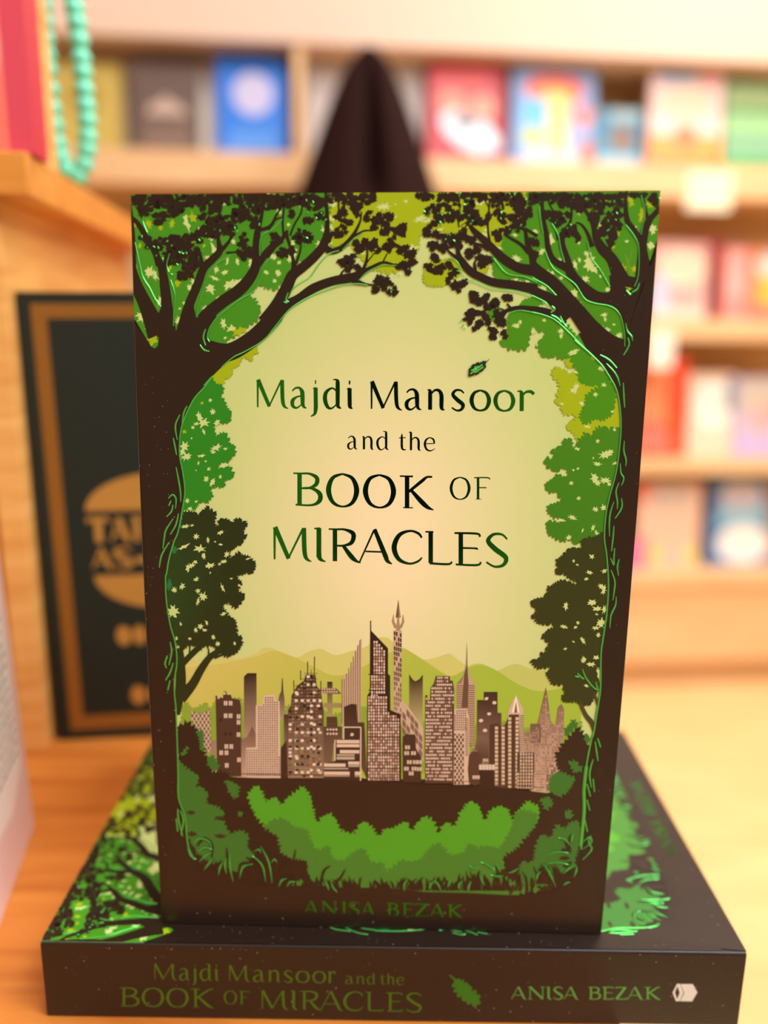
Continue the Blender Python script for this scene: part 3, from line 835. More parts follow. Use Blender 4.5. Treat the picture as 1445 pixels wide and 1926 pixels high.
    A.poly(leafy(cE((760, 145), (800, 200), (862, 222), (868, 270), (830, 300), (880, 360), (890, 400), (920, 440), (945, 490), (925, 520), (920, 558), (845, 565), (785, 545), (780, 600), (800, 685), (830, 660), (880, 645), (905, 690), (928, 705), (912, 735), (968, 765), (978, 835), (940, 870), (920, 908), (850, 920), (820, 958), (880, 962), (930, 955), (945, 992), (967, 1030), (940, 1068), (872, 1082), (888, 1130), (850, 1148), (790, 1132), (742, 1172), (773, 1210), (760, 1240), (720, 1288), (660, 1272), (600, 1350), (560, 1372), (480, 1390), (490, 1170), (470, 1000), (455, 850), (460, 650), (500, 510), (580, 345), (680, 230)), 2.6, 7, 27, True), (38, 136, 26))
    # see-through gaps in the leaves
    A.layer()
    holes = []
    for cv, lst in ((cA, ((250, 830, 40, 45), (300, 860, 26, 50), (340, 1090, 20, 45), (190, 1250, 50, 36), (245, 1330, 36, 46), (165, 1220, 40, 30), (612, 970, 22, 40), (640, 920, 22, 40), (510, 1270, 38, 40), (560, 1110, 15, 15), (520, 1160, 12, 12), (850, 810, 24, 32), (930, 830, 32, 20), (835, 885, 50, 16), (800, 985, 46, 40),
                         (985, 945, 66, 40), (1040, 930, 60, 36), (870, 1070, 26, 22), (752, 1160, 28, 26), (915, 1300, 26, 46), (985, 1345, 46, 30), (1010, 330, 26, 60), (900, 370, 22, 46), (835, 640, 22, 75), (780, 700, 40, 20), (1000, 550, 20, 28), (1365, 690, 30, 28), (1415, 745, 16, 18),
                         (1300, 830, 30, 16), (1405, 832, 24, 20), (1380, 910, 18, 14), (1160, 740, 22, 50), (950, 730, 12, 36), (1040, 735, 14, 32), (585, 380, 26, 70), (800, 515, 26, 36), (690, 455, 20, 28), (930, 200, 18, 30), (1200, 360, 26, 14), (1345, 140, 40, 30), (1420, 280, 22, 34), (930, 1425, 14, 14), (700, 790, 14, 24))),
                    (cB, ((1065, 235, 60, 32), (1400, 350, 60, 26), (1262, 188, 18, 16), (1168, 215, 8, 10), (1165, 328, 20, 12), (600, 205, 40, 40), (600, 345, 50, 24), (45, 120, 40, 24), (200, 400, 16, 18), (590, 420, 20, 30), (520, 450, 20, 40), (240, 570, 18, 44), (250, 650, 26, 50), (210, 710, 24, 34), (480, 580, 30, 30),
                          (470, 180, 34, 26), (70, 690, 22, 28), (120, 740, 16, 18), (110, 845, 24, 24), (75, 910, 20, 16), (125, 970, 14, 22), (300, 190, 16, 50), (870, 650, 30, 24), (1320, 620, 60, 40))),
                    (cC, ((110, 420, 60, 14), (190, 450, 70, 24), (790, 250, 70, 34), (330, 560, 60, 14), (840, 610, 50, 26), (1210, 885, 52, 36), (1190, 615, 30, 18), (1240, 180, 22, 24), (1310, 215, 18, 20), (1200, 1135, 30, 34), (1260, 1150, 46, 18), (1330, 1150, 30, 26), (1410, 1190, 26, 24), (1205, 1640, 52, 28), (1250, 1600, 20, 24), (1400, 1700, 30, 40), (1410, 570, 30, 20), (860, 560, 24, 20), (1010, 760, 50, 14), (1440, 1860, 10, 24))),
                    (cD, ((170, 530, 30, 52), (250, 720, 24, 22), (30, 470, 30, 20), (90, 640, 34, 30), (425, 560, 14, 18), (390, 760, 18, 44), (430, 720, 14, 22), (520, 740, 48, 70), (560, 800, 50, 30), (500, 660, 28, 26), (490, 890, 34, 28), (620, 865, 10, 18), (690, 985, 24, 26), (140, 835, 26, 26), (185, 835, 20, 22), (265, 880, 20, 18), (390, 1020, 34, 44), (380, 1100, 16, 30), (100, 975, 42, 24), (95, 1140, 36, 16),
                          (443, 1193, 12, 12), (525, 1240, 16, 16), (660, 1215, 34, 16), (665, 1255, 14, 22), (630, 1350, 46, 34), (690, 1350, 24, 22), (745, 1302, 16, 10), (795, 1400, 28, 26), (755, 1500, 20, 16), (650, 605, 16, 22), (860, 550, 18, 12), (110, 1265, 18, 16), (260, 1360, 28, 22), (265, 1405, 18, 24), (370, 1555, 50, 22), (640, 1700, 30, 24), (940, 420, 14, 10), (620, 400, 16, 20), (440, 280, 18, 40), (1090, 440, 40, 46), (1085, 590, 36, 40))),
                    (cE, ((655, 510, 24, 54), (690, 560, 50, 36), (770, 455, 26, 26), (748, 355, 18, 16), (520, 770, 40, 36), (500, 820, 22, 50), (530, 868, 46, 30), (590, 602, 16, 14), (620, 570, 24, 16), (800, 785, 54, 26), (775, 825, 20, 16), (670, 857, 36, 14), (642, 925, 10, 20), (706, 907, 10, 8), (735, 980, 16, 16), (712, 1070, 24, 24), (766, 1100, 20, 40), (838, 1048, 14, 18), (868, 945, 46, 20), (622, 1272, 14, 10), (542, 1266, 20, 22), (566, 1340, 22, 18), (885, 795, 20, 12), (690, 640, 12, 28), (530, 1360, 20, 10), (810, 560, 26, 26), (580, 700, 8, 8), (620, 990, 8, 6))),
                    (cF, ((470, 400, 26, 34), (450, 435, 36, 22), (420, 268, 30, 18), (470, 275, 26, 12), (525, 545, 22, 20), (640, 467, 20, 22), (712, 385, 24, 16), (570, 745, 26, 14), (455, 100, 40, 20), (690, 240, 30, 18), (720, 985, 52, 36), (770, 960, 26, 20), (658, 1065, 34, 18), (812, 1060, 22, 14), (630, 1190, 34, 42), (660, 1230, 26, 24), (720, 1205, 46, 30), (760, 1240, 16, 20), (432, 1232, 18, 16), (495, 1362, 20, 16), (640, 1457, 24, 22), (715, 1442, 26, 26), (622, 1615, 14, 34), (650, 1660, 18, 20), (440, 1528, 36, 20), (340, 1552, 46, 16), (480, 935, 26, 14), (622, 1015, 8, 10), (450, 1118, 10, 12), (490, 1105, 14, 10), (788, 615, 16, 12), (805, 770, 14, 14), (530, 1640, 8, 20), (410, 1700, 24, 20), (660, 870, 18, 18), (350, 550, 18, 14), (300, 1545, 16, 12)))):
        for hx, hy, rx, ry in lst:
            p = cv((hx, hy), (hx + rx, hy + ry))
            holes.append((p[0][0], p[0][1], p[1][0] - p[0][0], p[1][1] - p[0][1]))
    for x, y, rx, ry in holes:
        blotch(A, x, y, rx * 1.1, ry * 1.1, sky, R)
    for hx, hy, rx, ry, cv in ((240, 395, 30, 46, cA), (640, 330, 40, 56, cA), (580, 580, 80, 26, cA), (740, 590, 18, 18, cA), (450, 395, 26, 44, cA), (500, 930, 26, 44, cA), (430, 790, 20, 40, cA), (280, 1440, 50, 80, cA), (160, 590, 18, 30, cA), (120, 770, 16, 40, cA), (735, 220, 26, 20, cA), (1060, 1370, 70, 40, cA), (110, 400, 20, 40, cA), (350, 430, 26, 26, cA), (345, 140, 36, 24, cA),
                              (890, 940, 50, 60, cD), (900, 180, 34, 60, cD), (1000, 300, 30, 80, cD), (1070, 200, 36, 50, cD), (670, 170, 26, 30, cD), (600, 230, 20, 30, cD), (520, 250, 20, 20, cD), (930, 800, 30, 30, cD), (830, 800, 26, 50, cD), (735, 600, 20, 20, cD), (770, 480, 30, 26, cD), (560, 1600, 30, 24, cD), (1130, 300, 26, 20, cD), (675, 380, 16, 14, cE), (515, 640, 24, 18, cE), (70, 150, 24, 30, cD)):
        p = cv((hx, hy), (hx + rx, hy + ry))
        blotch(A, p[0][0], p[0][1], p[1][0] - p[0][0], p[1][1] - p[0][1], YELLOW, R)
    # a pale tree seen in the right fork
    A.stroke(cD((930, 900, 50), (895, 820, 40), (870, 740, 22), (850, 670, 14)), (96, 150, 20))
    A.stroke(cD((885, 800, 24), (810, 760, 16), (720, 720, 10)), (96, 150, 20))
    A.stroke(cD((870, 740, 20), (900, 680, 12), (910, 620, 8)), (96, 150, 20))
    A.stroke(cD((1045, 510, 60), (1100, 530, 60), (1150, 560, 70)), GREEN)
    blob(A, *cD((1110, 660))[0], 9, 12, GREEN, R, 7, 0.4)
    # dark side trees
    A.layer()
    dkL = (30, 46, 14)
    dkR = (48, 56, 18)
    A.poly(leafy(cG((420, 115), (520, 115), (550, 165), (560, 110), (600, 92), (625, 55), (650, 92), (712, 122), (690, 190), (700, 245), (722, 236), (732, 182), (780, 172), (835, 192), (858, 228), (872, 175), (928, 172), (940, 210), (968, 190), (990, 230), (950, 280), (960, 312), (990, 330), (950, 370), (938, 408), (900, 420), (860, 455), (822, 472), (830, 528), (850, 538), (872, 500), (920, 472), (932, 502), (1000, 512), (1038, 550), (1062, 572), (1058, 620), (1030, 678), (980, 668), (930, 688), (890, 680), (902, 722), (938, 742), (930, 790), (892, 830), (938, 842), (968, 880), (938, 930), (890, 988), (842, 968), (832, 932), (772, 950), (762, 990), (800, 1010), (812, 1052), (870, 1082), (892, 1130), (880, 1168), (908, 1182), (880, 1222), (938, 1242), (942, 1310), (910, 1368), (880, 1398), (820, 1428), (770, 1418), (700, 1340), (650, 1330), (610, 1330), (560, 1368), (520, 1330), (450, 1330), (400, 1368), (370, 1330), (300, 1270), (270, 1130), (235, 900), (230, 700), (250, 580), (320, 350), (390, 200)), 2.6, 7, 31, True), lambda x, y: mix((30, 66, 22), dkL, (x - 310) / 40))
    for s in (((350, 1950, 60), (385, 1700, 90), (385, 1500, 80), (375, 1350, 60)), ((400, 1490, 60), (470, 1420, 52), (550, 1340, 56)), ((380, 1800, 120), (490, 1680, 82), (570, 1540, 70), (650, 1430, 56), (740, 1370, 50)), ((632, 1440, 20), (638, 1370, 12), (615, 1310, 12)), ((465, 1420, 15), (470, 1320, 12)), ((690, 1435, 26), (770, 1405, 14)), ((700, 1420, 20), (705, 1330, 14))):
        A.stroke(cG(*s), dkL)
    A.poly(leafy(cH((850, 105), (760, 142), (700, 152), (640, 172), (645, 250), (600, 242), (540, 242), (502, 280), (472, 308), (540, 330), (520, 352), (470, 312), (432, 342), (412, 370), (432, 420), (402, 460), (432, 488), (480, 472), (560, 538), (600, 532), (608, 580), (560, 562), (510, 542), (470, 534), (420, 560), (380, 582), (332, 602), (340, 640), (302, 668), (340, 698), (390, 718), (432, 692), (480, 742), (520, 800), (440, 742), (390, 738), (340, 708), (290, 692), (202, 712), (178, 750), (220, 790), (238, 830), (182, 858), (220, 888), (250, 928), (310, 938), (370, 922), (408, 960), (332, 990), (282, 1040), (302, 1070), (348, 1100), (350, 1140), (312, 1150), (330, 1180), (262, 1202), (290, 1238), (182, 1260), (212, 1308), (260, 1338), (330, 1320), (430, 1302), (352, 1340), (322, 1390), (352, 1430), (380, 1478), (460, 1478), (548, 1442), (560, 1472), (472, 1510), (500, 1560), (462, 1590), (472, 1630), (520, 1638), (600, 1622), (622, 1658), (690, 1668), (740, 1640), (760, 1580), (820, 1500), (840, 1200), (860, 1050), (905, 650), (890, 300), (870, 110)), 2.6, 7.5, 32), dkR)
    A.stroke(cH((630, 1640, 30), (680, 1750, 40), (740, 1830, 46), (770, 1940, 30)), (70, 66, 30))
    A.stroke(cH((760, 1550, 20), (780, 1620, 26), (800, 1690, 20)), (70, 66, 30))
    A.layer()
    for cv, lst in ((cG, ((430, 245, 36, 16), (488, 237, 18, 10), (525, 340, 28, 24), (632, 370, 16, 26), (745, 300, 28, 18), (745, 410, 18, 10), (695, 385, 10, 8), (410, 435, 58, 16), (560, 450, 58, 32), (592, 512, 18, 30), (450, 620, 22, 34), (485, 600, 30, 22), (520, 570, 20, 16), (650, 600, 44, 28), (770, 565, 30, 18), (735, 588, 14, 12), (652, 667, 8, 10), (525, 725, 28, 18), (400, 790, 26, 28), (762, 800, 16, 40), (540, 832, 24, 20), (585, 880, 44, 38), (540, 930, 16, 34), (328, 820, 26, 26), (842, 718, 14, 8), (915, 780, 18, 12), (318, 1020, 46, 56), (385, 1130, 12, 18), (770, 1040, 28, 16), (565, 1150, 26, 28), (520, 1185, 16, 26), (620, 1120, 14, 26), (602, 1185, 24, 12), (680, 1250, 16, 22), (720, 1310, 20, 22), (872, 1305, 14, 16), (468, 1265, 14, 14), (348, 1262, 10, 22), (990, 540, 26, 8), (800, 500, 20, 30))),
                    (cH, ((738, 322, 26, 22), (715, 465, 28, 18), (685, 522, 20, 14), (852, 450, 28, 18), (820, 590, 32, 20), (845, 620, 26, 40), (738, 735, 42, 28), (785, 790, 42, 22), (850, 800, 18, 40), (780, 842, 16, 12), (822, 920, 42, 40), (770, 965, 34, 18), (610, 920, 16, 18), (590, 960, 18, 14), (485, 955, 34, 18), (655, 1080, 16, 34), (570, 1090, 14, 8), (495, 1155, 18, 12), (660, 1255, 24, 30), (775, 1230, 26, 22), (730, 1295, 34, 24), (802, 1380, 22, 60), (570, 360, 12, 14), (605, 395, 18, 8), (795, 1030, 18, 22), (500, 770, 24, 34), (690, 1490, 24, 12)))):
        for hx, hy, rx, ry in lst:
            p = cv((hx, hy), (hx + rx, hy + ry))
            blotch(A, p[0][0], p[0][1], (p[1][0] - p[0][0]) * 1.05, (p[1][1] - p[0][1]) * 1.05, sky, R)
    # young bright leaves on the left trunk edge
    for x, y, rx, ry in ((325, 455, 26, 40), (280, 780, 24, 60), (390, 245, 14, 26)):
        p = cG((x, y), (x + rx, y + ry))
        blob(A, p[0][0], p[0][1], p[1][0] - p[0][0], p[1][1] - p[0][1], (20, 120, 60), R, 9, 0.4)
    # ---------------- trunks and branches in front
    A.layer()
    A.poly([(236, 600)] + cA((95, 1270), (120, 1300), (210, 1420), (260, 1500), (295, 1525), (325, 1495), (332, 1420), (300, 1310), (330, 1200), (350, 1155), (368, 1120), (440, 1120), (462, 1330), (490, 1367), (540, 1330), (585, 1150), (650, 1150), (668, 1240), (690, 1262), (760, 1200), (850, 1150), (850, 1250), (800, 1330), (772, 1400), (775, 1470), (805, 1500), (950, 1490), (1100, 1420), (1300, 1250), (1445, 1100), (1445, 1265), (1350, 1370), (1240, 1470), (1100, 1550), (1000, 1600), (900, 1690), (820, 1770), (740, 1850)) + inL + [(330, 1700), (240, 1700)], DARK)
    A.poly([(1262, 450)] + cD((1128, 660), (1085, 745), (1065, 715), (1045, 620), (1040, 540), (975, 600), (970, 780), (955, 900), (910, 985), (880, 998), (845, 960), (790, 840), (700, 860), (712, 975), (700, 1010), (620, 1015), (560, 990), (430, 900), (400, 960), (480, 1075), (560, 1110), (720, 1140), (780, 1190), (820, 1280), (850, 1420), (840, 1500), (800, 1560), (770, 1540), (700, 1470), (620, 1390), (420, 1380), (510, 1550), (620, 1650), (700, 1750), (740, 1820), (770, 1900)) + inR_top[3:] + inR + [(1090, 1640), (1262, 1700)], DARK)
    br = [
        (cA, ((330, 1400, 200), (220, 1140, 130), (125, 940, 110), (70, 760, 90), (40, 600, 60))),
        (cA, ((105, 830, 50), (105, 600, 40), (90, 350, 30), (70, 180, 20))),
        (cA, ((70, 320, 26), (140, 385, 44), (215, 510, 50), (300, 650, 60), (340, 770, 70))),
        (cA, ((405, 1420, 180), (405, 1150, 105), (385, 950, 88), (360, 800, 70), (310, 680, 44))),
        (cA, ((385, 800, 44), (400, 680, 28), (440, 590, 22), (480, 530, 16))),
        (cA, ((550, 1420, 150), (600, 1150, 92), (680, 950, 80), (735, 800, 75), (815, 715, 70), (880, 640, 62), (870, 540, 36), (850, 440, 26))),
        (cA, ((880, 650, 46), (960, 560, 30), (1010, 470, 22))),
        (cA, ((940, 655, 22), (1030, 650, 16), (1100, 660, 16))),
        (cA, ((722, 770, 44), (705, 660, 24), (690, 620, 20))),
        (cA, ((640, 1430, 180), (760, 1230, 124), (900, 1105, 112), (1050, 1000, 110), (1150, 890, 100), (1210, 760, 86), (1215, 600, 76), (1222, 470, 58), (1258, 330, 32), (1285, 180, 20))),
        (cA, ((1225, 760, 70), (1330, 625, 62), (1445, 535, 58))),
        (cB, ((0, 690, 56), (80, 590, 46), (150, 520, 40), (195, 450, 24))),
        (cA, ((1240, 450, 34), (1340, 412, 32), (1395, 310, 22), (1440, 240, 15))),
        (cA, ((740, 1540, 210), (950, 1560, 165), (1150, 1455, 150), (1330, 1290, 150), (1450, 1120, 140))),
        (cB, ((0, 1290, 160), (100, 1130, 118), (190, 960, 104), (240, 855, 98), (330, 785, 88), (440, 685, 85), (520, 580, 80), (550, 450, 50), (550, 300, 36), (540, 150, 30), (545, 95, 24))),
        (cB, ((520, 600, 70), (600, 640, 56), (700, 595, 48), (790, 490, 34), (850, 370, 20), (862, 280, 14))),
        (cB, ((790, 505, 24), (890, 455, 18), (960, 455, 12))),
        (cB, ((250, 860, 60), (250, 780, 44), (235, 660, 24), (195, 530, 28), (180, 460, 36))),
        (cB, ((262, 770, 24), (305, 650, 20), (318, 540, 16))),
        (cB, ((160, 520, 20), (150, 380, 20), (165, 220, 18))),
        (cB, ((215, 500, 20), (260, 390, 18), (320, 280, 18), (310, 160, 16))),
        (cB, ((20, 450, 26), (80, 360, 20), (150, 330, 12))), (cB, ((545, 180, 16), (575, 110, 14))),
        (cB, ((610, 480, 16), (590, 500, 30), (565, 560, 30))),
        (cB, ((140, 1150, 100), (290, 1070, 78), (430, 975, 84), (600, 910, 78), (740, 885, 84), (835, 855, 70), (950, 790, 36), (1060, 742, 26), (1180, 765, 18), (1235, 730, 12))),
        (cB, ((830, 870, 50), (890, 780, 30), (915, 670, 20), (905, 580, 12))), (cB, ((890, 770, 16), (980, 655, 10))),
        (cB, ((1055, 740, 14), (1095, 660, 12))), (cB, ((780, 900, 60), (900, 938, 22), (1010, 948, 12))), (cB, ((670, 870, 26), (695, 820, 16), (730, 800, 10))),
        (cB, ((660, 300, 16), (655, 180, 18), (670, 120, 16))), (cB, ((700, 300, 16), (715, 180, 18))),
        # right tree
        (cD, ((1015, 920, 170), (1005, 640, 84), (1020, 480, 76), (1060, 370, 62), (1115, 300, 46), (1185, 220, 44))),
        (cD, ((1065, 380, 40), (1030, 260, 28), (1005, 120, 22))), (cD, ((1070, 370, 26), (1160, 290, 22))),
        (cD, ((990, 540, 60), (910, 435, 62), (862, 350, 52), (850, 200, 34), (860, 90, 24))),
        (cD, ((820, 920, 160), (730, 720, 106), (640, 620, 96), (585, 520, 70), (560, 420, 46), (525, 340, 32), (470, 250, 34), (420, 190, 30))),
        (cD, ((722, 740, 30), (705, 600, 28), (710, 490, 20))), (cD, ((560, 450, 20), (600, 380, 18), (612, 290, 14))), (cD, ((548, 600, 44), (505, 480, 32), (450, 400, 22), (400, 380, 16))),
        (cD, ((850, 960, 170), (870, 860, 150))), (cD, ((530, 330, 14), (545, 260, 12))),
        (cD, ((780, 1080, 140), (600, 1060, 112), (460, 965, 104), (355, 840, 92), (310, 700, 72), (270, 560, 58), (300, 450, 36), (345, 380, 26), (360, 280, 20), (340, 180, 15))),
        (cD, ((340, 800, 80), (200, 725, 62), (150, 620, 52), (130, 480, 46), (97, 300, 32), (95, 110, 26))), (cD, ((92, 240, 16), (20, 130, 14))),
        (cD, ((240, 540, 30), (210, 420, 18), (180, 330, 14))), (cD, ((150, 200, 14), (190, 270, 16))),
        (cD, ((870, 1570, 240), (700, 1490, 200), (540, 1350, 180), (420, 1200, 155), (300, 1050, 128), (180, 920, 120), (60, 830, 112), (0, 770, 100))),
        (cC, ((1450, 1010, 130), (1390, 1015, 130), (1230, 985, 112), (1080, 900, 108), (960, 790, 94), (860, 690, 84), (760, 600, 72), (690, 520, 50), (690, 440, 30))),
        (cC, ((910, 720, 30), (885, 560, 24), (888, 430, 22), (905, 200, 22))), (cC, ((895, 300, 16), (825, 190, 12))),
        (cC, ((1400, 1010, 90), (1390, 880, 76), (1330, 700, 56), (1300, 560, 36), (1210, 540, 22))), (cC, ((1345, 820, 50), (1260, 725, 40), (1120, 640, 34), (1060, 600, 20))),
        (cC, ((1300, 540, 30), (1400, 600, 40), (1445, 630, 40))), (cC, ((1060, 330, 30), (1030, 220, 36), (960, 210, 22))),
        (cC, ((1442, 1230, 120), (1200, 1185, 104), (950, 1150, 92), (800, 1090, 92), (690, 1030, 92), (600, 930, 86), (550, 830, 56), (545, 700, 30), (560, 560, 16))),
        (cC, ((740, 1020, 44), (735, 930, 26), (760, 890, 16))), (cC, ((590, 920, 50), (450, 810, 28), (410, 760, 18))), (cC, ((555, 530, 14), (545, 440, 20), (540, 380, 14))), (cC, ((570, 520, 10), (620, 480, 8))),
        (cC, ((900, 780, 60), (800, 730, 34), (670, 690, 20))),
        (cD, ((0, 990, 76), (150, 1060, 92), (260, 1150, 116), (340, 1240, 140))),
        (cC, ((1442, 1460, 62), (1280, 1438, 52), (1150, 1452, 46), (1050, 1492, 36), (930, 1545, 22))), (cC, ((1140, 1440, 30), (1100, 1390, 20))), (cC, ((1090, 1490, 26), (1040, 1560, 22), (990, 1620, 14))), (cC, ((1060, 1460, 16), (1000, 1440, 14))),
        (cD, ((-10, 1165, 60), (100, 1180, 66), (200, 1220, 70), (300, 1300, 60))),
        (cC, ((565, 330, 16), (560, 250, 14), (500, 215, 18))), (cC, ((700, 350, 14), (705, 240, 12)))]
    for cv, st in br:
        A.stroke(cv(*st), DARK, 6)
    A.layer()
    cl = [(262, 375, 14, 12), (278, 384, 26, 16), (318, 390, 30, 22), (300, 372, 26, 10), (345, 376, 26, 12), (372, 380, 22, 16), (410, 374, 28, 12), (455, 374, 30, 12), (410, 388, 14, 10), (495, 372, 24, 10), (268, 400, 12, 14), (300, 412, 16, 12),
          (272, 448, 14, 8), (295, 458, 26, 16), (318, 470, 20, 16), (340, 452, 26, 14), (350, 478, 26, 24), (325, 488, 14, 14), (362, 500, 20, 18), (345, 518, 20, 10), (395, 405, 22, 22), (398, 430, 22, 18), (375, 440, 18, 18), (425, 420, 20, 16),
          (436, 436, 18, 12), (450, 405, 18, 18), (458, 452, 14, 14), (460, 478, 16, 18), (475, 400, 18, 16), (480, 425, 10, 12), (515, 448, 12, 12), (519, 382, 20, 14), (545, 378, 20, 14), (504, 392, 8, 8),
          (585, 384, 20, 16), (575, 375, 24, 12), (612, 378, 16, 10), (548, 403, 10, 8), (582, 413, 14, 8), (601, 407, 12, 10), (567, 446, 20, 16), (584, 448, 12, 12), (530, 475, 12, 10), (545, 470, 10, 10), (640, 404, 14, 14), (650, 420, 12, 10), (636, 436, 18, 14), (634, 370, 18, 10), (660, 378, 16, 16), (670, 395, 12, 18), (690, 375, 20, 14), (705, 368, 14, 8),
          (700, 410, 20, 14), (715, 425, 20, 10), (728, 408, 14, 10), (738, 438, 24, 12), (758, 432, 12, 12), (680, 460, 16, 14), (672, 468, 10, 10), (705, 464, 12, 16), (730, 462, 14, 14), (752, 468, 12, 10), (768, 475, 12, 14), (765, 505, 16, 14), (748, 500, 8, 8), (774, 492, 8, 8), (645, 490, 14, 14), (660, 488, 12, 12), (655, 505, 10, 8), (672, 502, 8, 8),
          (712, 530, 10, 14), (730, 530, 12, 12), (738, 548, 10, 10), (702, 545, 10, 10), (722, 540, 8, 8),
          (790, 368, 10, 8), (802, 372, 14, 10), (830, 370, 16, 10), (850, 372, 16, 10), (880, 366, 22, 10), (905, 370, 18, 10), (935, 370, 18, 14), (965, 372, 18, 14), (812, 397, 14, 12), (826, 412, 10, 14), (845, 392, 10, 12), (842, 412, 14, 12), (864, 405, 12, 14), (886, 402, 18, 14), (903, 412, 20, 14), (888, 418, 12, 10), (880, 390, 12, 20), (800, 436, 12, 12), (812, 424, 10, 10), (820, 442, 10, 10),
          (835, 446, 14, 10), (852, 448, 16, 14), (872, 442, 14, 14), (884, 452, 10, 8), (815, 465, 14, 10), (832, 465, 14, 12), (855, 462, 14, 14), (878, 478, 12, 14), (895, 470, 10, 12), (905, 490, 14, 12), (918, 488, 8, 8), (904, 500, 8, 8), (818, 486, 10, 10), (805, 503, 10, 10), (815, 510, 12, 10), (826, 505, 10, 12), (843, 502, 10, 10), (852, 512, 10, 10), (845, 525, 8, 10), (858, 540, 12, 12), (870, 532, 8, 8),
          (885, 558, 16, 12), (895, 568, 12, 10), (912, 562, 14, 12), (930, 568, 12, 12), (952, 562, 12, 10), (920, 578, 14, 8), (880, 600, 14, 12), (895, 612, 14, 12), (905, 592, 14, 12), (915, 605, 10, 12), (940, 603, 12, 12), (935, 590, 10, 10), (925, 622, 10, 10), (947, 630, 10, 10), (928, 632, 8, 8), (885, 586, 10, 10),
          (938, 404, 14, 14), (955, 415, 16, 14), (975, 410, 18, 20), (985, 395, 16, 20), (970, 385, 20, 14), (935, 440, 12, 8), (950, 434, 14, 10), (965, 430, 14, 10), (937, 448, 8, 8), (1003, 452, 12, 14), (1005, 378, 14, 12), (1018, 368, 18, 10), (1045, 370, 22, 12), (1035, 405, 18, 14), (1058, 402, 16, 14), (1050, 418, 18, 12), (1075, 372, 20, 12), (1085, 390, 14, 14), (1075, 432, 14, 14), (1082, 446, 10, 12), (1062, 436, 10, 12),
          (1105, 378, 18, 14), (1125, 372, 20, 12), (1130, 392, 14, 12), (1150, 378, 18, 14), (1165, 395, 12, 18), (1160, 420, 14, 16), (1145, 412, 18, 14), (1135, 430, 14, 14), (1152, 438, 14, 12), (1150, 455, 12, 10), (1128, 440, 8, 10), (1165, 365, 14, 8), (1200, 364, 20, 8), (1225, 370, 12, 10), (1236, 378, 6, 10), (1120, 412, 14, 14), (1062, 385, 14, 10), (1005, 480, 10, 8)]
    for c in cl:
        cluster(A, *c, DARK, R, 7.0)
    # extra small leaves that roughen the darkest band along the top edge
    for _ in range(150):
        x = R.choice((R.uniform(250, 580), R.uniform(820, 1180)))
        blob(A, x, R.uniform(365, 388), R.uniform(4, 7), R.uniform(3.5, 6), DARK, R)
    # bottom frame with grass
    A.layer()
    A.poly(cK((140, 780), (230, 820), (265, 920), (345, 1010), (420, 1045), (560, 1080), (640, 1095), (800, 1110), (1000, 1100), (1200, 1115), (1445, 1115)) + cL((300, 1045), (560, 1050), (750, 1060), (850, 1060), (1000, 1045), (1080, 1005), (1145, 965), (1182, 870), (1240, 800)) + [(1140, 1775), (290, 1775)], (40, 27, 20))
    for _ in range(230):
        t = R.random()
        x = 375 + t * 700
        base = 1668 if 420 < x < 1010 else (1645 if x < 420 else 1655)
        hgt = R.uniform(8, 30) * (0.7 if 480 < x < 860 else 1.1)
        dx = R.uniform(-14, 14)
        A.stroke([(x, base + 6, 4.5), (x + dx * .3, base - hgt * .5, 3.5), (x + dx, base - hgt, 0.6)], (40, 27, 20), 4)
    for s in (((300, 860, 10), (340, 815, 20), (390, 850, 16), (390, 930, 10)), ((480, 870, 8), (490, 960, 16), (530, 1080, 18)), ((600, 930, 8), (660, 970, 18), (700, 1090, 20)), ((560, 1010, 10), (570, 970, 18), (640, 960, 10)), ((880, 950, 18), (820, 1000, 24), (800, 1090, 20)), ((905, 880, 6), (895, 930, 12), (880, 980, 14)), ((1120, 980, 6), (1080, 1010, 16), (1060, 1090, 16)), ((1150, 1090, 14), (1190, 1040, 14), (1210, 1000, 6)), ((960, 950, 30), (960, 1030, 40), (1000, 1100, 40))):
        A.stroke(cK(*s), (40, 27, 20))
    for cx, cy, a in ((720, 920, 0.3), (740, 950, -0.4), (700, 900, 1.0), (900, 960, 1.3), (960, 940, 1.1), (840, 980, 1.6), (800, 1000, 1.9), (1090, 760, 0.9), (1070, 800, 0.3), (1120, 720, 1.5), (1060, 850, 0.0), (1080, 900, -0.5)):
        L_ = 60
        A.stroke(cL((cx, cy, 6), (cx + L_ * .5 * math.cos(a), cy + L_ * .5 * math.sin(a), 24), (cx + L_ * math.cos(a), cy + L_ * math.sin(a), 4)), (50, 36, 24))
    # falling leaf (dark printed body)
    A.layer()
    leaf_body = cT((1036, 112), (1040, 95), (1036, 84), (1048, 78), (1052, 64), (1066, 62), (1076, 52), (1088, 56), (1098, 50), (1108, 46), (1116, 52), (1112, 64), (1116, 74), (1104, 82), (1096, 94), (1084, 96), (1076, 108), (1064, 106), (1052, 114))
    A.poly(leafy(leaf_body, 1.2, 4, 3), (30, 40, 20))
    A.stroke(cT((1112, 54, 4), (1122, 46, 3), (1131, 37, 2)), (30, 34, 20))
    # specks of dust
    A.layer()
    for _ in range(70):
        blob(A, R.uniform(262, 330), R.uniform(700, 1700), R.uniform(.4, 1.1), R.uniform(.4, 1.1), (176, 160, 150), R, 5, 0.2)
    for _ in range(40):
        blob(A, R.uniform(1120, 1230), R.uniform(500, 1700), R.uniform(.4, .9), R.uniform(.4, .9), (170, 150, 140), R, 5, 0.2)
    for _ in range(16):
        blob(A, R.uniform(330, 1100), R.uniform(1690, 1745), R.uniform(.8, 1.8), R.uniform(.8, 1.6), (150, 134, 122), R, 5, 0.2)
    return A, inL, inR, inR_top


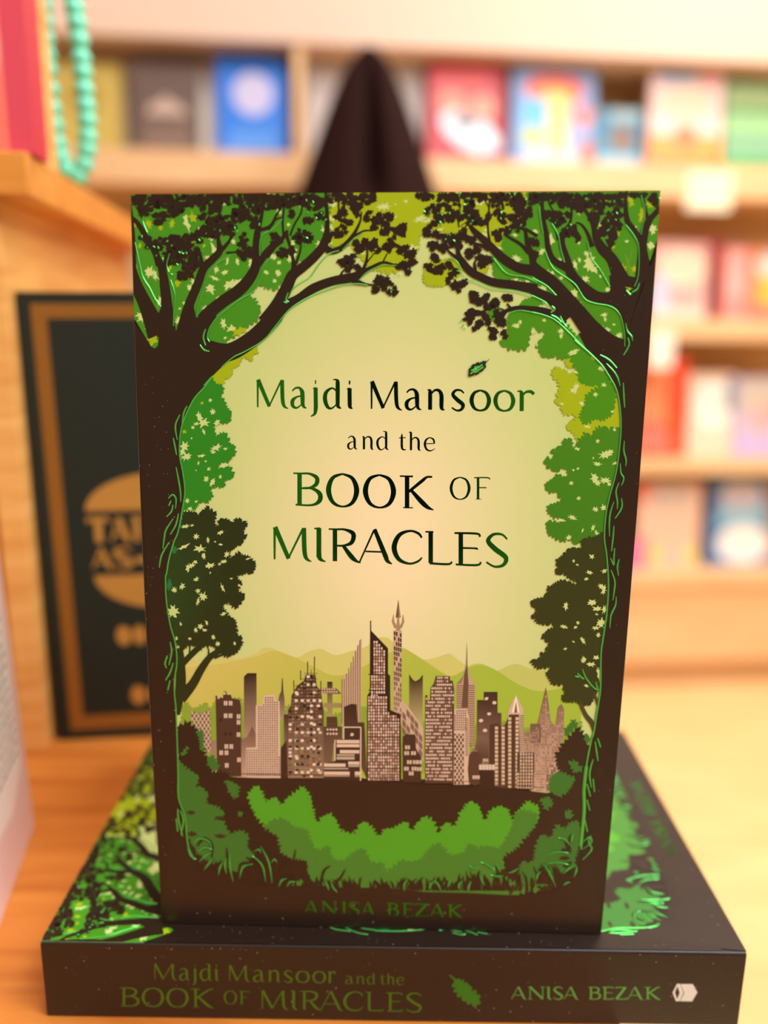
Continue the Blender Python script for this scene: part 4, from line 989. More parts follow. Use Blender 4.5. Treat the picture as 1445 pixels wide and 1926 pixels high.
COVER, IN_L, IN_R, IN_RT = paint_cover()


def foil_cover():
    """raised green lines along trunks, bark, branches and undergrowth"""
    A = Art(cover_uv)
    A.h = COVER.h + 8e-6
    RD = 0.9e-4
    lastL = IN_L + cK((270, 930))

    def edge(p, w):
        A.stroke([(x, y, w) for x, y in p], GREEN, 4, RD)
    edge(cA((820, 1770), (790, 1810), (740, 1860)) + lastL, 2.6)
    edge(cF((460, 0), (530, 60), (600, 120)) + IN_RT[0:] + IN_R[1:], 3.0)
    edge(cL((1212, 330), (1202, 420), (1198, 480), (1200, 560), (1195, 640), (1180, 780)), 6)
    edge(cB((0, 1430), (100, 1300), (200, 1180), (300, 1105), (430, 1035), (560, 985), (700, 942), (830, 935), (920, 948)), 2.0)
    edge(cA((900, 1690), (1000, 1605), (1100, 1555), (1240, 1475), (1350, 1375), (1445, 1270)), 1.8)
    edge(cB((210, 1050), (240, 985), (310, 925), (400, 870), (470, 770), (560, 670), (660, 635)), 2.0)
    edge(cB((690, 628), (780, 540), (880, 470)), 1.6)
    edge(cB((840, 905), (900, 840), (1000, 785), (1070, 768), (1180, 770)), 1.6)
    for p in (((120, 560), (150, 700), (190, 870), (250, 970), (300, 1070), (350, 1140)), ((440, 900), (480, 1040), (468, 1200), (465, 1320)), ((680, 1240), (690, 1130), (740, 980), (780, 850), (860, 750), (980, 680)), ((790, 1460), (770, 1420), (790, 1340), (850, 1250), (930, 1180), (1060, 1080), (1180, 1010), (1250, 890), (1280, 770), (1340, 700)),
              ((1245, 680), (1245, 560), (1270, 490), (1360, 440), (1445, 350)), ((200, 320), (190, 370), (230, 470)), ((430, 660), (405, 760), (425, 830))):
        edge(cA(*p), 1.8)
    for p in (((60, 240), (75, 340), (98, 480)), ((180, 390), (235, 490), (260, 620), (295, 740)), ((115, 630), (190, 790), (330, 890), (400, 950), (480, 1070), (570, 1110), (720, 1140), (800, 1220), (840, 1380), (840, 1500)), ((500, 550), (540, 700), (620, 810), (705, 960)), ((850, 400), (920, 490), (968, 600), (965, 850), (930, 960)), ((990, 130), (1025, 280), (1005, 400), (990, 490)), ((0, 880), (130, 950), (220, 1040)), ((0, 1040), (120, 1100), (155, 1150)), ((0, 1190), (100, 1215), (200, 1255), (290, 1330), (400, 1440), (520, 1560))):
        edge(cD(*p), 1.9)
    edge(cC((950, 880), (1060, 1020), (1150, 1070), (1300, 1090), (1442, 1150)), 1.7)
    edge(cC((640, 1130), (740, 1140), (850, 1190), (960, 1225), (1150, 1240), (1300, 1275), (1440, 1325)), 1.7)
    edge(cC((1120, 1505), (1200, 1475), (1290, 1472), (1440, 1505)), 1.7)
    edge(cC((420, 880), (500, 890), (550, 940), (580, 1000)), 1.6)
    edge(cC((530, 1020), (590, 1040), (630, 1080)), 1.6)

    def bark(cv, *sts):
        for st in sts:
            p = cv(*st)
            n = len(p)
            A.stroke([(x, y, 0.7 + 2.6 * math.sin(math.pi * (i + .5) / n)) for i, (x, y) in enumerate(p)], GREEN, 4, RD)
    bark(cE, ((540, 405), (510, 470), (495, 565)), ((475, 485), (440, 560), (435, 620), (452, 715)), ((415, 695), (430, 770), (445, 850)), ((440, 960), (460, 1060), (480, 1180), (482, 1275)), ((370, 1245), (410, 1210), (440, 1250), (435, 1335)), ((395, 1265), (375, 1310)), ((412, 1300), (400, 1360), (355, 1410)), ((415, 1425), (350, 1530), (335, 1600), (322, 1700)), ((462, 1380), (440, 1480), (390, 1570)), ((378, 1640), (310, 1760), (290, 1870)))
    bark(cG, ((290, 1290), (305, 1380), (280, 1500)), ((265, 1415), (245, 1490), (260, 1530)), ((320, 1480), (290, 1570), (250, 1640)), ((290, 1640), (270, 1730)))
    bark(cK, ((180, 630), (185, 700), (210, 800)), ((195, 640), (215, 700), (200, 790)), ((170, 690), (180, 770)))
    bark(cF, ((680, 125), (760, 170), (825, 240)), ((735, 200), (800, 270), (835, 330), (852, 395)), ((880, 365), (885, 480), (892, 580)), ((890, 865), (885, 950), (905, 1030), (900, 1085)), ((855, 1060), (860, 1140), (885, 1190), (865, 1250)), ((845, 1225), (818, 1300), (830, 1390), (828, 1455)), ((865, 1360), (868, 1440), (810, 1535)), ((800, 1390), (770, 1480), (760, 1580), (762, 1690)), ((800, 1610), (790, 1720), (778, 1815)), ((805, 1790), (800, 1900)))
    bark(cD, ((850, 1290), (865, 1360), (905, 1410), (910, 1450)), ((870, 1420), (880, 1490), (830, 1580)), ((975, 925), (955, 980), (910, 1010)), ((855, 990), (890, 1030), (905, 1015)), ((180, 1135), (205, 1165), (170, 1195)), ((255, 1225), (280, 1280), (315, 1325)), ((175, 1215), (230, 1245), (270, 1285)))
    bark(cH, ((935, 40), (930, 130), (915, 270)), ((945, 240), (935, 330), (935, 395), (905, 330)), ((985, 340), (968, 410), (978, 490)), ((910, 440), (945, 540), (940, 620), (928, 715)), ((958, 680), (950, 760), (910, 850), (900, 965)), ((605, 1375), (640, 1410), (665, 1425)), ((650, 1335), (680, 1410), (740, 1490), (785, 1525)), ((772, 1450), (785, 1500), (800, 1530)), ((585, 1400), (620, 1410)))
    bark(cL, ((1275, 170), (1285, 200), (1293, 225)), ((1262, 190), (1270, 250), (1278, 300)), ((1250, 290), (1230, 370), (1240, 450)), ((1250, 400), (1258, 475)), ((1215, 430), (1235, 500)), ((1215, 520), (1232, 580)), ((1200, 620), (1218, 700)), ((1240, 720), (1225, 760), (1242, 800), (1190, 860)))
    bark(cA, ((755, 1345), (735, 1420), (755, 1495)), ((705, 1490), (740, 1535), (790, 1550)))
    bark(cB, ((200, 1015), (180, 1080), (205, 1100)), ((160, 1100), (190, 1110)))
    # glints of small leaves and fruit in the crowns
    Rn = random.Random(3)
    for cv, pts in ((cC, ((290, 285), (240, 335), (165, 350), (205, 390), (365, 385), (450, 370), (350, 490), (345, 470), (595, 370), (670, 395), (620, 270), (670, 205), (530, 140), (565, 145), (690, 490), (712, 455), (455, 615), (405, 665), (500, 680), (1130, 150), (1185, 155), (1035, 365), (1030, 430), (1130, 550), (1260, 505), (580, 1590), (600, 1640), (625, 1665))),
                    (cD, ((490, 165), (745, 190), (770, 295), (690, 365), (760, 355), (690, 450), (210, 385), (350, 400), (320, 430), (1160, 165))),
                    (cA, ((290, 600), (330, 610), (410, 550), (450, 590), (520, 650), (550, 660), (585, 660), (700, 540), (760, 480), (730, 640), (1020, 430), (1040, 460), (885, 455), (1300, 235), (1240, 400), (310, 680), (370, 710), (180, 510), (450, 850), (230, 610), (1110, 200), (500, 760))),
                    (cB, ((365, 180), (425, 195), (375, 290), (500, 295), (540, 355), (750, 240), (590, 570), (1210, 845), (1285, 800), (1130, 1010), (370, 520), (360, 580), (455, 340)))):
        for p in pts:
            x, y = cv(p)[0]
            r = Rn.uniform(1.6, 3.0)
            a = Rn.uniform(0.6, 2.4)
            A.stroke([(x - r * math.cos(a), y - r * math.sin(a), 1.2), (x, y, r * 1.1), (x + r * math.cos(a), y + r * math.sin(a), 1.0)], GREEN, 3, RD)
    # fronds at the bottom corners
    def fronds(cv, *sts):
        for st in sts:
            p = cv(*st)
            A.stroke([(x, y, w) for (x, y), w in zip(p, (0.8, 3.4, 2.8, 0.8) if len(p) == 4 else (0.8, 3.4, 0.8))], GREEN, 4, RD)
    fronds(cK, ((240, 870), (260, 920), (290, 940)), ((265, 860), (310, 815), (370, 830), (390, 870)), ((290, 910), (340, 870), (390, 880)), ((310, 960), (350, 920), (390, 900)), ((340, 1010), (370, 970), (400, 940)), ((430, 1040), (440, 990), (460, 960)), ((480, 1030), (470, 980), (480, 930)), ((520, 1080), (500, 980), (500, 900)), ((560, 1060), (580, 990), (640, 970)), ((720, 1080), (700, 980), (640, 920)), ((760, 1090), (740, 960), (690, 860)), ((755, 960), (775, 940), (790, 960)), ((800, 1110), (820, 1070), (850, 1060)), ((850, 1110), (870, 1080), (900, 1080)), ((1120, 1080), (1140, 1120), (1160, 1140)), ((1080, 1060), (1100, 1100), (1110, 1130)), ((650, 890), (680, 880), (690, 900)))
    fronds(cL, ((550, 895), (570, 910), (600, 905)), ((615, 875), (650, 890), (690, 915)), ((700, 880), (715, 910), (725, 930)), ((770, 935), (800, 925), (830, 905)), ((670, 945), (710, 955), (740, 950)), ((610, 940), (620, 980), (635, 1005)), ((965, 880), (1000, 930), (1040, 1015)), ((930, 975), (935, 945), (955, 925)), ((990, 835), (1040, 815), (1110, 820)), ((1000, 880), (1050, 875), (1110, 885)), ((1055, 735), (1090, 745), (1130, 785)), ((1125, 770), (1130, 735), (1140, 705)), ((1190, 760), (1230, 730), (1240, 760), (1190, 800)), ((1080, 940), (1110, 910), (1150, 890)), ((1140, 960), (1155, 920), (1155, 890)), ((1080, 1005), (1100, 990), (1120, 985)), ((540, 1050), (545, 1010), (560, 980)), ((490, 1035), (490, 1000), (510, 980)), ((425, 1020), (435, 990), (450, 970)), ((390, 1040), (370, 1000), (350, 980)), ((320, 1030), (330, 1000), (355, 980)), ((180, 1040), (180, 1000), (200, 970)))
    # veins of the falling leaf
    for s in (((1045, 105), (1070, 85), (1100, 62)), ((1048, 90), (1062, 84), (1072, 84)), ((1062, 75), (1076, 74), (1086, 70)), ((1060, 98), (1074, 94), (1084, 84)), ((1084, 86), (1096, 78), (1104, 72))):
        bark(cT, s)
    return A


FOIL = foil_cover()


def lettering_cover(h):
    A = Art(cover_uv)
    A.h = h
    c = (0, 120, 30)
    text_line(A, [('M', 75, 218), ('a', 230, 303), ('j', 320, 353), ('d', 378, 458), ('i', 484, 511), ('M', 590, 733), ('a', 747, 822), ('n', 848, 928), ('s', 957, 1021), ('o', 1044, 1136), ('o', 1152, 1246), ('r', 1256, 1334)], 127, (75, 257, 1332, 274), c, 1.14)
    text_line(A, [('a', 486, 532), ('n', 553, 606), ('d', 618, 673), ('t', 721, 754), ('h', 766, 820), ('e', 834, 887)], 81, (487, 446, 885, 453), c, 1.0)
    text_line(A, [('B', 243, 372), ('O', 392, 540), ('O', 559, 707), ('K', 725, 875)], 148, (245, 701, 872, 717), c, 1.14)
    text_line(A, [('O', 951, 1046), ('F', 1062, 1134)], 100, (952, 673, 1133, 673), c, 0.95)
    text_line(A, [('M', 150, 322), ('I', 338, 390), ('R', 403, 545), ('A', 540, 687), ('C', 690, 826), ('L', 841, 962), ('E', 973, 1093), ('S', 1112, 1221)], 148, (152, 946, 1220, 978), c, 1.14)
    return A


def author_cover(h):
    A = Art(cover_uv)
    A.h = h
    P = lambda *p: Z(540, 1690, 4.014, p)
    text_line(A, [('A', 130, 232), ('N', 258, 375), ('I', 412, 452), ('S', 462, 548), ('A', 562, 655), ('B', 752, 838), ('E', 866, 950), ('Z', 960, 1058), ('A', 1078, 1182), ('K', 1206, 1318)], 95, (130, 112, 1318, 136), (0, 120, 30), 1.25, P)
    return A


# ------------------------------------------------------------------ spine artwork (as seen on the lying copy)
_hs = homography([(75.7, 1772.4), (1405.6, 1792.2), (89.3, 1912.8), (1387.3, 1932.6)], [(BH, 0), (0, 0), (BH, -BT), (0, -BT)])


def spine_uv(x, y):
    return _hs(x, y)


sL = lambda *p: Z(0, 1680, 1.901, p)
sR = lambda *p: Z(740, 1680, 2.05, p)


def px_line(art, letters, cap, base, col, bold):
    text_line(art, letters, cap, base, col, bold, lambda *p: Z(0, 0, 1.0, p))


def spine_title(h):
    A = Art(spine_uv)
    A.h = h
    c = (0, 0, 0)
    k = 1 / 1.901
    px_line(A, [(ch, a * k, b * k) for ch, a, b in (('M', 550, 632), ('a', 640, 678), ('j', 688, 702), ('d', 714, 756), ('i', 766, 782), ('M', 818, 892), ('a', 904, 946), ('n', 958, 1002), ('s', 1014, 1048), ('o', 1058, 1108), ('o', 1118, 1166), ('r', 1172, 1200))], 30, (289, 1842, 631, 1849), c, 1.0)
    px_line(A, [(ch, a * k, b * k) for ch, a, b in (('a', 1234, 1264), ('n', 1274, 1304), ('d', 1312, 1342), ('t', 1360, 1378), ('h', 1384, 1412), ('e', 1418, 1446))], 20, (649, 1850, 760, 1852), c, 0.95)
    px_line(A, [(ch, a * k, b * k) for ch, a, b in (('B', 428, 498), ('O', 506, 588), ('O', 594, 676), ('K', 682, 764))], 35, (225, 1892, 402, 1895), c, 1.05)
    px_line(A, [('O', 421, 446), ('F', 450, 469)], 25, (421, 1888, 469, 1889), c, 0.95)
    px_line(A, [(ch, a * k, b * k) for ch, a, b in (('M', 934, 1030), ('I', 1040, 1066), ('R', 1074, 1148), ('A', 1146, 1224), ('C', 1228, 1298), ('L', 1308, 1372), ('E', 1382, 1440), ('S', 1450, 1512))], 35, (491, 1897, 796, 1903), c, 1.05)
    return A


def spine_author(h):
    A = Art(spine_uv)
    A.h = h
    k = 1 / 2.05
    px_line(A, [(ch, 740 + a * k, 740 + b * k) for ch, a, b in (('A', 455, 512), ('N', 520, 584), ('I', 590, 612), ('S', 616, 656), ('A', 658, 712), ('B', 752, 800), ('E', 806, 850), ('Z', 856, 900), ('A', 904, 962), ('K', 968, 1030))], 23, (962, 1879, 1242, 1879.5), (0, 0, 0), 1.3)
    return A


def spine_leaf(h):
    A = Art(spine_uv)
    A.h = h
    A.poly(leafy(sR((232, 345), (250, 328), (272, 345), (292, 352), (305, 375), (322, 388), (332, 410), (325, 432), (300, 425), (280, 418), (262, 400), (245, 385), (238, 365)), 3.4, 11, 4), (0, 0, 0))
    A.stroke(sR((217, 315, 5), (232, 328, 7), (250, 345, 8)), (0, 0, 0))
    return A


def spine_mark(h):
    A = Art(spine_uv)
    A.h = h
    A.poly(sR((1108, 350), (1155, 350), (1173, 382), (1152, 417), (1106, 416), (1122, 384)), (0, 0, 0))
    A.poly(sR((1094, 349), (1106, 349), (1119, 383), (1104, 416), (1092, 416), (1104, 384)), (0, 0, 0))
    A.poly(sR((1094, 349), (1100, 349), (1086, 382), (1097, 416), (1090, 416), (1077, 383)), (0, 0, 0))
    return A


SP_DUST = random.Random(12)


def spine_base():
    """wrap of the cover round the back of the pages, printed dark, with fine dust"""
    r = 0.0011
    prof = [(0.0030, 0.0)]
    for i in range(7):
        a = math.pi / 2 * i / 6
        prof.append((r - r * math.sin(a), -(r - r * math.cos(a))))
    for i in range(7):
        a = math.pi / 2 * i / 6
        prof.append((r - r * math.cos(a), -BT + r - r * math.sin(a)))
    prof.append((0.0030, -BT))
    return prof


# ------------------------------------------------------------------ building one copy of the paperback
def build_paperback(name, place, label):
    root = empty(name, (0, 0, 0), label=label, cat='book', group='copies of the same green and black paperback')
    # page block
    d = 0.0005
    bm = bmesh.new()
    box_into(bm, 0.0014, BW - 0.0003, 0.0004, BH - 0.0004, -BT + d, -d)
    for v in bm.verts:
        v.co = place(*v.co)
    bmesh.ops.recalc_face_normals(bm, faces=bm.faces)
    me = bpy.data.meshes.new('page_block')
    bm.to_mesh(me)
    bm.free()
    pb = link_mesh('page_block', me, M_PAGES, root)
    pb['label'] = 'cream page edges'
    # covers
    fc = link_mesh('front_cover', COVER.mesh('front_cover', place), M_INK, root)
    # board thickness under the print
    bm = bmesh.new()
    box_into(bm, 0.0012, BW, 0, BH, -0.00045, -0.00003)
    n0 = len(bm.verts)
    for v in bm.verts:
        v.co = place(*v.co)
    bmesh.ops.recalc_face_normals(bm, faces=bm.faces)
    me = bpy.data.meshes.new('cover_board')
    bm.to_mesh(me)
    bm.free()
    link_mesh('cover_board', me, M_BLACK, fc)
    bm = bmesh.new()
    box_into(bm, 0.0012, BW, 0, BH, -BT, -BT + 0.00045)
    for v in bm.verts:
        v.co = place(*v.co)
    bmesh.ops.recalc_face_normals(bm, faces=bm.faces)
    me = bpy.data.meshes.new('back_cover')
    bm.to_mesh(me)
    bm.free()
    link_mesh('back_cover', me, M_BLACK, root)
    t = FOIL.mesh('foil_outline', place, False, False)
    o = link_mesh('foil_outline', t, M_FOILB, fc)
    o['label'] = 'raised bright green foil lines'
    o = link_mesh('title_lettering', lettering_cover(COVER.sky_h + 4e-6).mesh('title_lettering', place, False), M_FOIL, fc)
    o['label'] = 'dark green foil title'
    o = link_mesh('author_lettering', author_cover(COVER.h + 3e-5).mesh('author_lettering', place, False), M_FOIL, fc)
    o['label'] = 'green foil author name'
    # spine
    prof = spine_base()
    N = 40
    V, C_, F_ = [], [], []
    for j in range(N + 1):
        v = BH * j / N
        for (u, w) in prof:
            V.append(place(u, v, w))
            C_.append(s2l((36, 26, 20)))
    k = len(prof)
    for j in range(N):
        for i in range(k - 1):
            F_.append([j * k + i, j * k + i + 1, (j + 1) * k + i + 1, (j + 1) * k + i])
    rnd = random.Random(5)
    for _ in range(150):
        v, w, s = rnd.uniform(0.002, BH - .002), -BT * rnd.random() ** 1.4, rnd.choice((.00006, .00008, .0001, .00018))
        w = min(w, -0.0012)
        b = len(V)
        for i in range(6):
            a = i * math.pi / 3
            V.append(place(-0.00002, v + s * math.cos(a), w + s * math.sin(a)))
            C_.append(s2l((170, 150, 128)))
        F_.append(list(range(b, b + 6)))
    me = bpy.data.meshes.new('spine')
    me.from_pydata(V, [], F_)
    at = me.attributes.new('ink', 'FLOAT_COLOR', 'POINT')
    flat = []
    for c in C_:
        flat.extend((*c, 1.0))
    at.data.foreach_set('color', flat)
    me.polygons.foreach_set('use_smooth', [True] * len(me.polygons))
    me.update()
    sp = link_mesh('spine', me, M_INK, root)
    onspine = lambda v, w, h: place(-h, v, w)
    for nm, art, mt, lb in (('title_lettering', spine_title(4e-5), M_FOILO, 'olive green foil title'), ('author_lettering', spine_author(4e-5), M_FOILG, 'light green author name'),
                            ('leaf_emblem', spine_leaf(4e-5), M_FOILL, 'green oak leaf'), ('publisher_emblem', spine_mark(4e-5), M_WHITE, 'white folded arrow mark')):
        o = link_mesh(nm, art.mesh(nm, onspine, False), mt, sp)
        o['label'] = lb
    return root


M_WHITE = mat('white_print', (232, 226, 212), 0.5)

# ------------------------------------------------------------------ room
box_ = box
structure(box('floor', (-3, 3.5, -3.5, 3.2, -0.80, -0.75), M_FLOOR))
structure(box('ceiling', (-3, 3.5, -3.5, 3.2, 2.10, 2.15), M_CEIL))
structure(box('wall_back', (-3, 3.5, 3.2, 3.25, -0.80, 2.15), M_WALL))
structure(box('wall_left', (-3.05, -3, -3.5, 3.2, -0.80, 2.15), M_WALL))
structure(box('wall_right', (3.5, 3.55, -3.5, 3.2, -0.80, 2.15), M_WALL))
bm = bmesh.new()
box_into(bm, -3, -0.30, -3.55, -3.5, -0.8, 2.15)
box_into(bm, 0.44, 3.5, -3.55, -3.5, -0.8, 2.15)
box_into(bm, -0.30, 0.44, -3.55, -3.5, 1.35, 2.15)
me = bpy.data.meshes.new('wall_front')
bm.to_mesh(me)
bm.free()
structure(link_mesh('wall_front', me, M_WALL))
structure(box('foil_dark_panel_1', (-0.30, 0.44, -3.54, -3.51, -0.75, 1.35), M_DARK))  # unseen dark panel, added to darken the middle of the foil title's reflection

# ------------------------------------------------------------------ display table
tb = empty('display_table', (-0.2, 0.1, -0.75), label='orange wooden display table under the two green and black paperbacks', cat='table')
o = box('tabletop', (-0.5, 0.365, -0.30, 0.62, 0.722, 0.75), M_TABLE, tb, 0.002)
for sx in (-0.46, 0.31):
    for sy in (-0.26, 0.57):
        box('leg', (sx - 0.025, sx + 0.025, sy - 0.025, sy + 0.025, 0.0, 0.722), M_TABLE, tb, 0.002)
for nm, dd in (('apron', (-0.44, 0.29, -0.28, -0.262, 0.65, 0.722)), ('apron', (-0.44, 0.29, 0.572, 0.59, 0.65, 0.722)), ('apron', (-0.48, -0.462, -0.24, 0.55, 0.65, 0.722)), ('apron', (0.312, 0.33, -0.24, 0.55, 0.65, 0.722))):
    box(nm, dd, M_TABLE, tb, 0.001)

# ------------------------------------------------------------------ the two paperbacks
def place_lying(u, v, h):
    return (BH - v, u, BT + h)


_yaw, _lean = -0.01526, 0.02482
_Q = Matrix.Rotation(_yaw, 3, 'Z') @ Matrix.Rotation(-_lean, 3, 'X')
_O = Vector((0.03235, 0.0081, BT))
_c = {'bl': (-0.00045, -0.0002), 'br': (0.12639, 0.0002), 'tl': (0.00036, 0.19994), 'tr': (0.12732, 0.20189)}


def place_standing(u, v, h):
    s, t = u / BW, v / BH
    q = [(_c['bl'][k] * (1 - s) + _c['br'][k] * s) * (1 - t) + (_c['tl'][k] * (1 - s) + _c['tr'][k] * s) * t for k in (0, 1)]
    a = q[0] + 4 * t * (1 - t) * (-BOWL * (1 - s) + BOWR * s)
    p = _O + _Q @ Vector((a, -h, q[1]))
    p.z = max(p.z, BT + COVER.h + 0.00025)
    return tuple(p)


build_paperback('paperback_book', place_lying, 'green and black paperback lying flat with its dark spine facing forward')
build_paperback('paperback_book', place_standing, 'green and black paperback standing upright showing its cover with city skyline')

# ------------------------------------------------------------------ wooden riser on the left of the table
YAW = math.radians(7)
riser = empty('wooden_riser', (-0.0435, 0.140, 0.0), (0, 0, YAW), 'orange wooden display riser with a thick overhanging top at the left of table', 'display stand')
box('top_slab', (-0.42, 0.0, 0.0, 0.30, 0.2408, 0.2566), M_RISERX, riser, 0.0008)
box('side_panel', (-0.0260, -0.0150, 0.0094, 0.29, 0.0002, 0.2408), M_RISER, riser, 0.0006)
box('side_panel', (-0.41, -0.399, 0.0094, 0.29, 0.0002, 0.2408), M_RISER, riser, 0.0006)
box('front_panel', (-0.399, -0.0260, 0.030, 0.040, 0.0002, 0.2408), M_RISER, riser)
up = box('upright', (-0.0150, -0.0020, 0.027, 0.056, 0.2566, 0.47), M_RISER, riser, 0.0006)
bm = bmesh.new()
bmesh.ops.create_cone(bm, cap_ends=True, segments=20, radius1=0.0022, radius2=0.0022, depth=0.08, matrix=Matrix.Translation((-0.0055, 0.092, 0.40)) @ Matrix.Rotation(math.pi / 2, 4, 'X'))
me = bpy.data.meshes.new('peg')
bm.to_mesh(me)
bm.free()
link_mesh('peg', me, M_RISER, up)

# turquoise beads looped over the peg
RM = Matrix.Translation(riser.location) @ Matrix.Rotation(YAW, 4, 'Z')
beads = empty('bead_string', tuple(RM @ Vector((-0.0055, 0.0955, 0.2566))), (0, 0, 0), 'string of turquoise beads hanging beside the wooden riser', 'beads')
M_BEAD = mat('turquoise_bead', (120, 226, 190), 0.35)
M_CORD = mat('bead_cord', (90, 190, 165), 0.7)
path = crom([(0.0, 0.1475), (0.0020, 0.115), (0.0062, 0.084), (0.0078, 0.069), (0.0088, 0.046), (0.0092, 0.026), (0.0070, 0.0125), (0.0025, 0.0052), (-0.0030, 0.0090), (-0.0060, 0.020), (-0.0080, 0.05), (-0.0080, 0.09), (-0.0050, 0.125), (0.0, 0.1475)], 12)
acc, last, spots = 0.0, None, []
for p in path:
    if last:
        acc += math.hypot(p[0] - last[0], p[1] - last[1])
        if acc > 0.0060:
            spots.append(p)
            acc = 0.0
    last = p
bm = bmesh.new()
bmesh.ops.create_uvsphere(bm, u_segments=16, v_segments=10, radius=0.0047)
bead_me = bpy.data.meshes.new('bead')
bm.to_mesh(bead_me)
bm.free()
bead_me.polygons.foreach_set('use_smooth', [True] * len(bead_me.polygons))
bead_me.materials.append(M_BEAD)
for x, z in spots:
    o = bpy.data.objects.new('bead', bead_me)
    COL.objects.link(o)
    o.parent = beads
    o.location = (x, 0.0, z)
V, Fc = [], []
for i, p in enumerate(path):
    q = path[min(i + 1, len(path) - 1)]
    r_ = path[max(i - 1, 0)]
    dx, dz = q[0] - r_[0], q[1] - r_[1]
    L_ = math.hypot(dx, dz) or 1
    for k in range(6):
        a = k * math.pi / 3
        V.append((p[0] - dz / L_ * 0.0006 * math.cos(a), 0.0006 * math.sin(a), p[1] + dx / L_ * 0.0006 * math.cos(a)))
for i in range(len(path) - 1):
    for k in range(6):
        Fc.append([i * 6 + k, i * 6 + (k + 1) % 6, (i + 1) * 6 + (k + 1) % 6, (i + 1) * 6 + k])
me = bpy.data.meshes.new('cord')
me.from_pydata(V, [], Fc)
link_mesh('cord', me, M_CORD, beads)


# ------------------------------------------------------------------ plain books (cover print is a set of coloured shapes on the front board)
def disc(cx, cy, rx, ry, col, n=28, rot=0.0):
    return ([(cx + rx * math.cos(i / n * 6.2832) * math.cos(rot) - ry * math.sin(i / n * 6.2832) * math.sin(rot),
              cy + rx * math.cos(i / n * 6.2832) * math.sin(rot) + ry * math.sin(i / n * 6.2832) * math.cos(rot)) for i in range(n)], col)


def quad(x0, y0, x1, y1, col):
    return ([(x0, y0), (x1, y0), (x1, y1), (x0, y1)], col)


def simple_book(name, label, loc, yaw, w, h, t, cover, shapes=(), lean=0.0, group=None, spine_right=False, cat='book', rough=0.45, spine_col=None, side=0.0):
    """front of the book in the local plane y = 0, standing on z = 0, shapes in 0..1 cover coordinates"""
    root = empty(name, loc, (-lean, side, yaw), label, cat, group)
    b = 0.0022
    mt = mat('cover_of_' + name, rough=rough, attr='ink')
    A = Art(lambda x, y: (x * w, y * h))
    A.quad([(0, 0), (1, 0), (1, 1), (0, 1)], cover)
    for sh in shapes:
        A.layer(2.5e-5)
        A.poly(*sh)
    fc = link_mesh('front_cover', A.mesh('front_cover', lambda u, v, hh: (u, -hh - 0.00003, v)), mt, root)
    board = mat('board_of_' + name, spine_col or (cover if not callable(cover) else cover(0.5, 0.5)), rough)
    box('cover_board', (0, w, 0, b, 0, h), board, fc)
    box('back_cover', (0, w, t - b, t, 0, h), board, root)
    if spine_right:
        box('spine', (w - b, w, b, t - b, 0, h), board, root)
        box('page_block', (0.003, w - b, b, t - b, 0.002, h - 0.002), M_PAGES, root)
    else:
        box('spine', (0, b, b, t - b, 0, h), board, root)
        box('page_block', (b, w - 0.003, b, t - b, 0.002, h - 0.002), M_PAGES, root)
    return root, fc


# dark green hardback with gilt frame, beside the riser
GW, GHt = 0.108, 0.205
gb, gfc = simple_book('hardback_book', 'dark green hardback with a gold frame and gold title standing behind the upright paperback', (-0.0575, 0.1587, 0.0003), YAW, GW, GHt, 0.04, (13, 25, 10), rough=0.7, side=-0.013)
M_GILT = mat('gilt_print', (196, 140, 62), 0.5, 0.25)
A = Art(lambda x, y: (x / 1000, y / 1000))
A.h = 5e-5
for q in ((5.4, 4.8, 11.6, 200.2), (96.4, 4.8, 102.6, 200.2), (11.6, 4.8, 96.4, 11.8), (11.6, 194.2, 96.4, 200.2)):
    A.rect(*q, (0, 0, 0))
o = link_mesh('gilt_frame', A.mesh('gilt_frame', lambda u, v, hh: (u, -hh - 0.00003, v), False), mat('dull_gilt', (150, 98, 34), 0.5, 0.25), gfc)
o['label'] = 'dull gold border band'
A = Art(lambda x, y: (x / 1000, y / 1000))
A.h = 5e-5
for cy, ry, rx in ((110.5, 17, 33.5), (80.3, -16.5, 32)):
    D = Art(lambda x, y: (x / 1000, y / 1000))
    D.h = 5e-5
    D.poly([(54 + rx * math.cos(a), cy + ry * math.sin(a)) for a in [math.pi * i / 24 for i in range(25)]], (0, 0, 0))
    o = link_mesh('gilt_dome', D.mesh('gilt_dome', lambda u, v, hh: (u, -hh - 0.00003, v), False), M_GILT, gfc)
    o['label'] = 'gold half oval'
for i, ch in enumerate('TAFSEER'):
    glyph(A, ch, 21.4 + i * 9.3, 29.6 + i * 9.3, 96.2, 96.2, -10.9, (0, 0, 0), 1.9)
for x0, ch in ((21.6, 'A'), (31.0, 'S'), (40.4, '-'), (46.5, 'S'), (56, 'A'), (66, 'D'), (77, 'I')):
    glyph(A, ch, x0, x0 + (8.6 if ch not in '-I' else 5), 83.8, 83.8, -9.1, (0, 0, 0), 2.0)
for nm, row, y in (('author_lettering', ((29.5, 7), (37, 6), (44, 7), (54, 8), (63, 6), (70, 8)), 47), ('imprint_lettering', ((34, 7), (42, 7), (50, 7), (58, 7), (66, 7)), 17)):
    D = Art(lambda x, y: (x / 1000, y / 1000))
    D.h = 5e-5
    for x0, wd in row:
        D.poly(disc(x0 + wd / 2, y + 4, wd / 2, 4.8, 0)[0], (0, 0, 0))
    o = link_mesh(nm, D.mesh(nm, lambda u, v, hh: (u, -hh - 0.00003, v), False), M_GILT, gfc)
    o['label'] = 'small gold lettering'
o = link_mesh('title_lettering', A.mesh('title_lettering', lambda u, v, hh: (u, -hh - 0.00003, v), False), M_GILT, gfc)
o['label'] = 'gold title lettering'

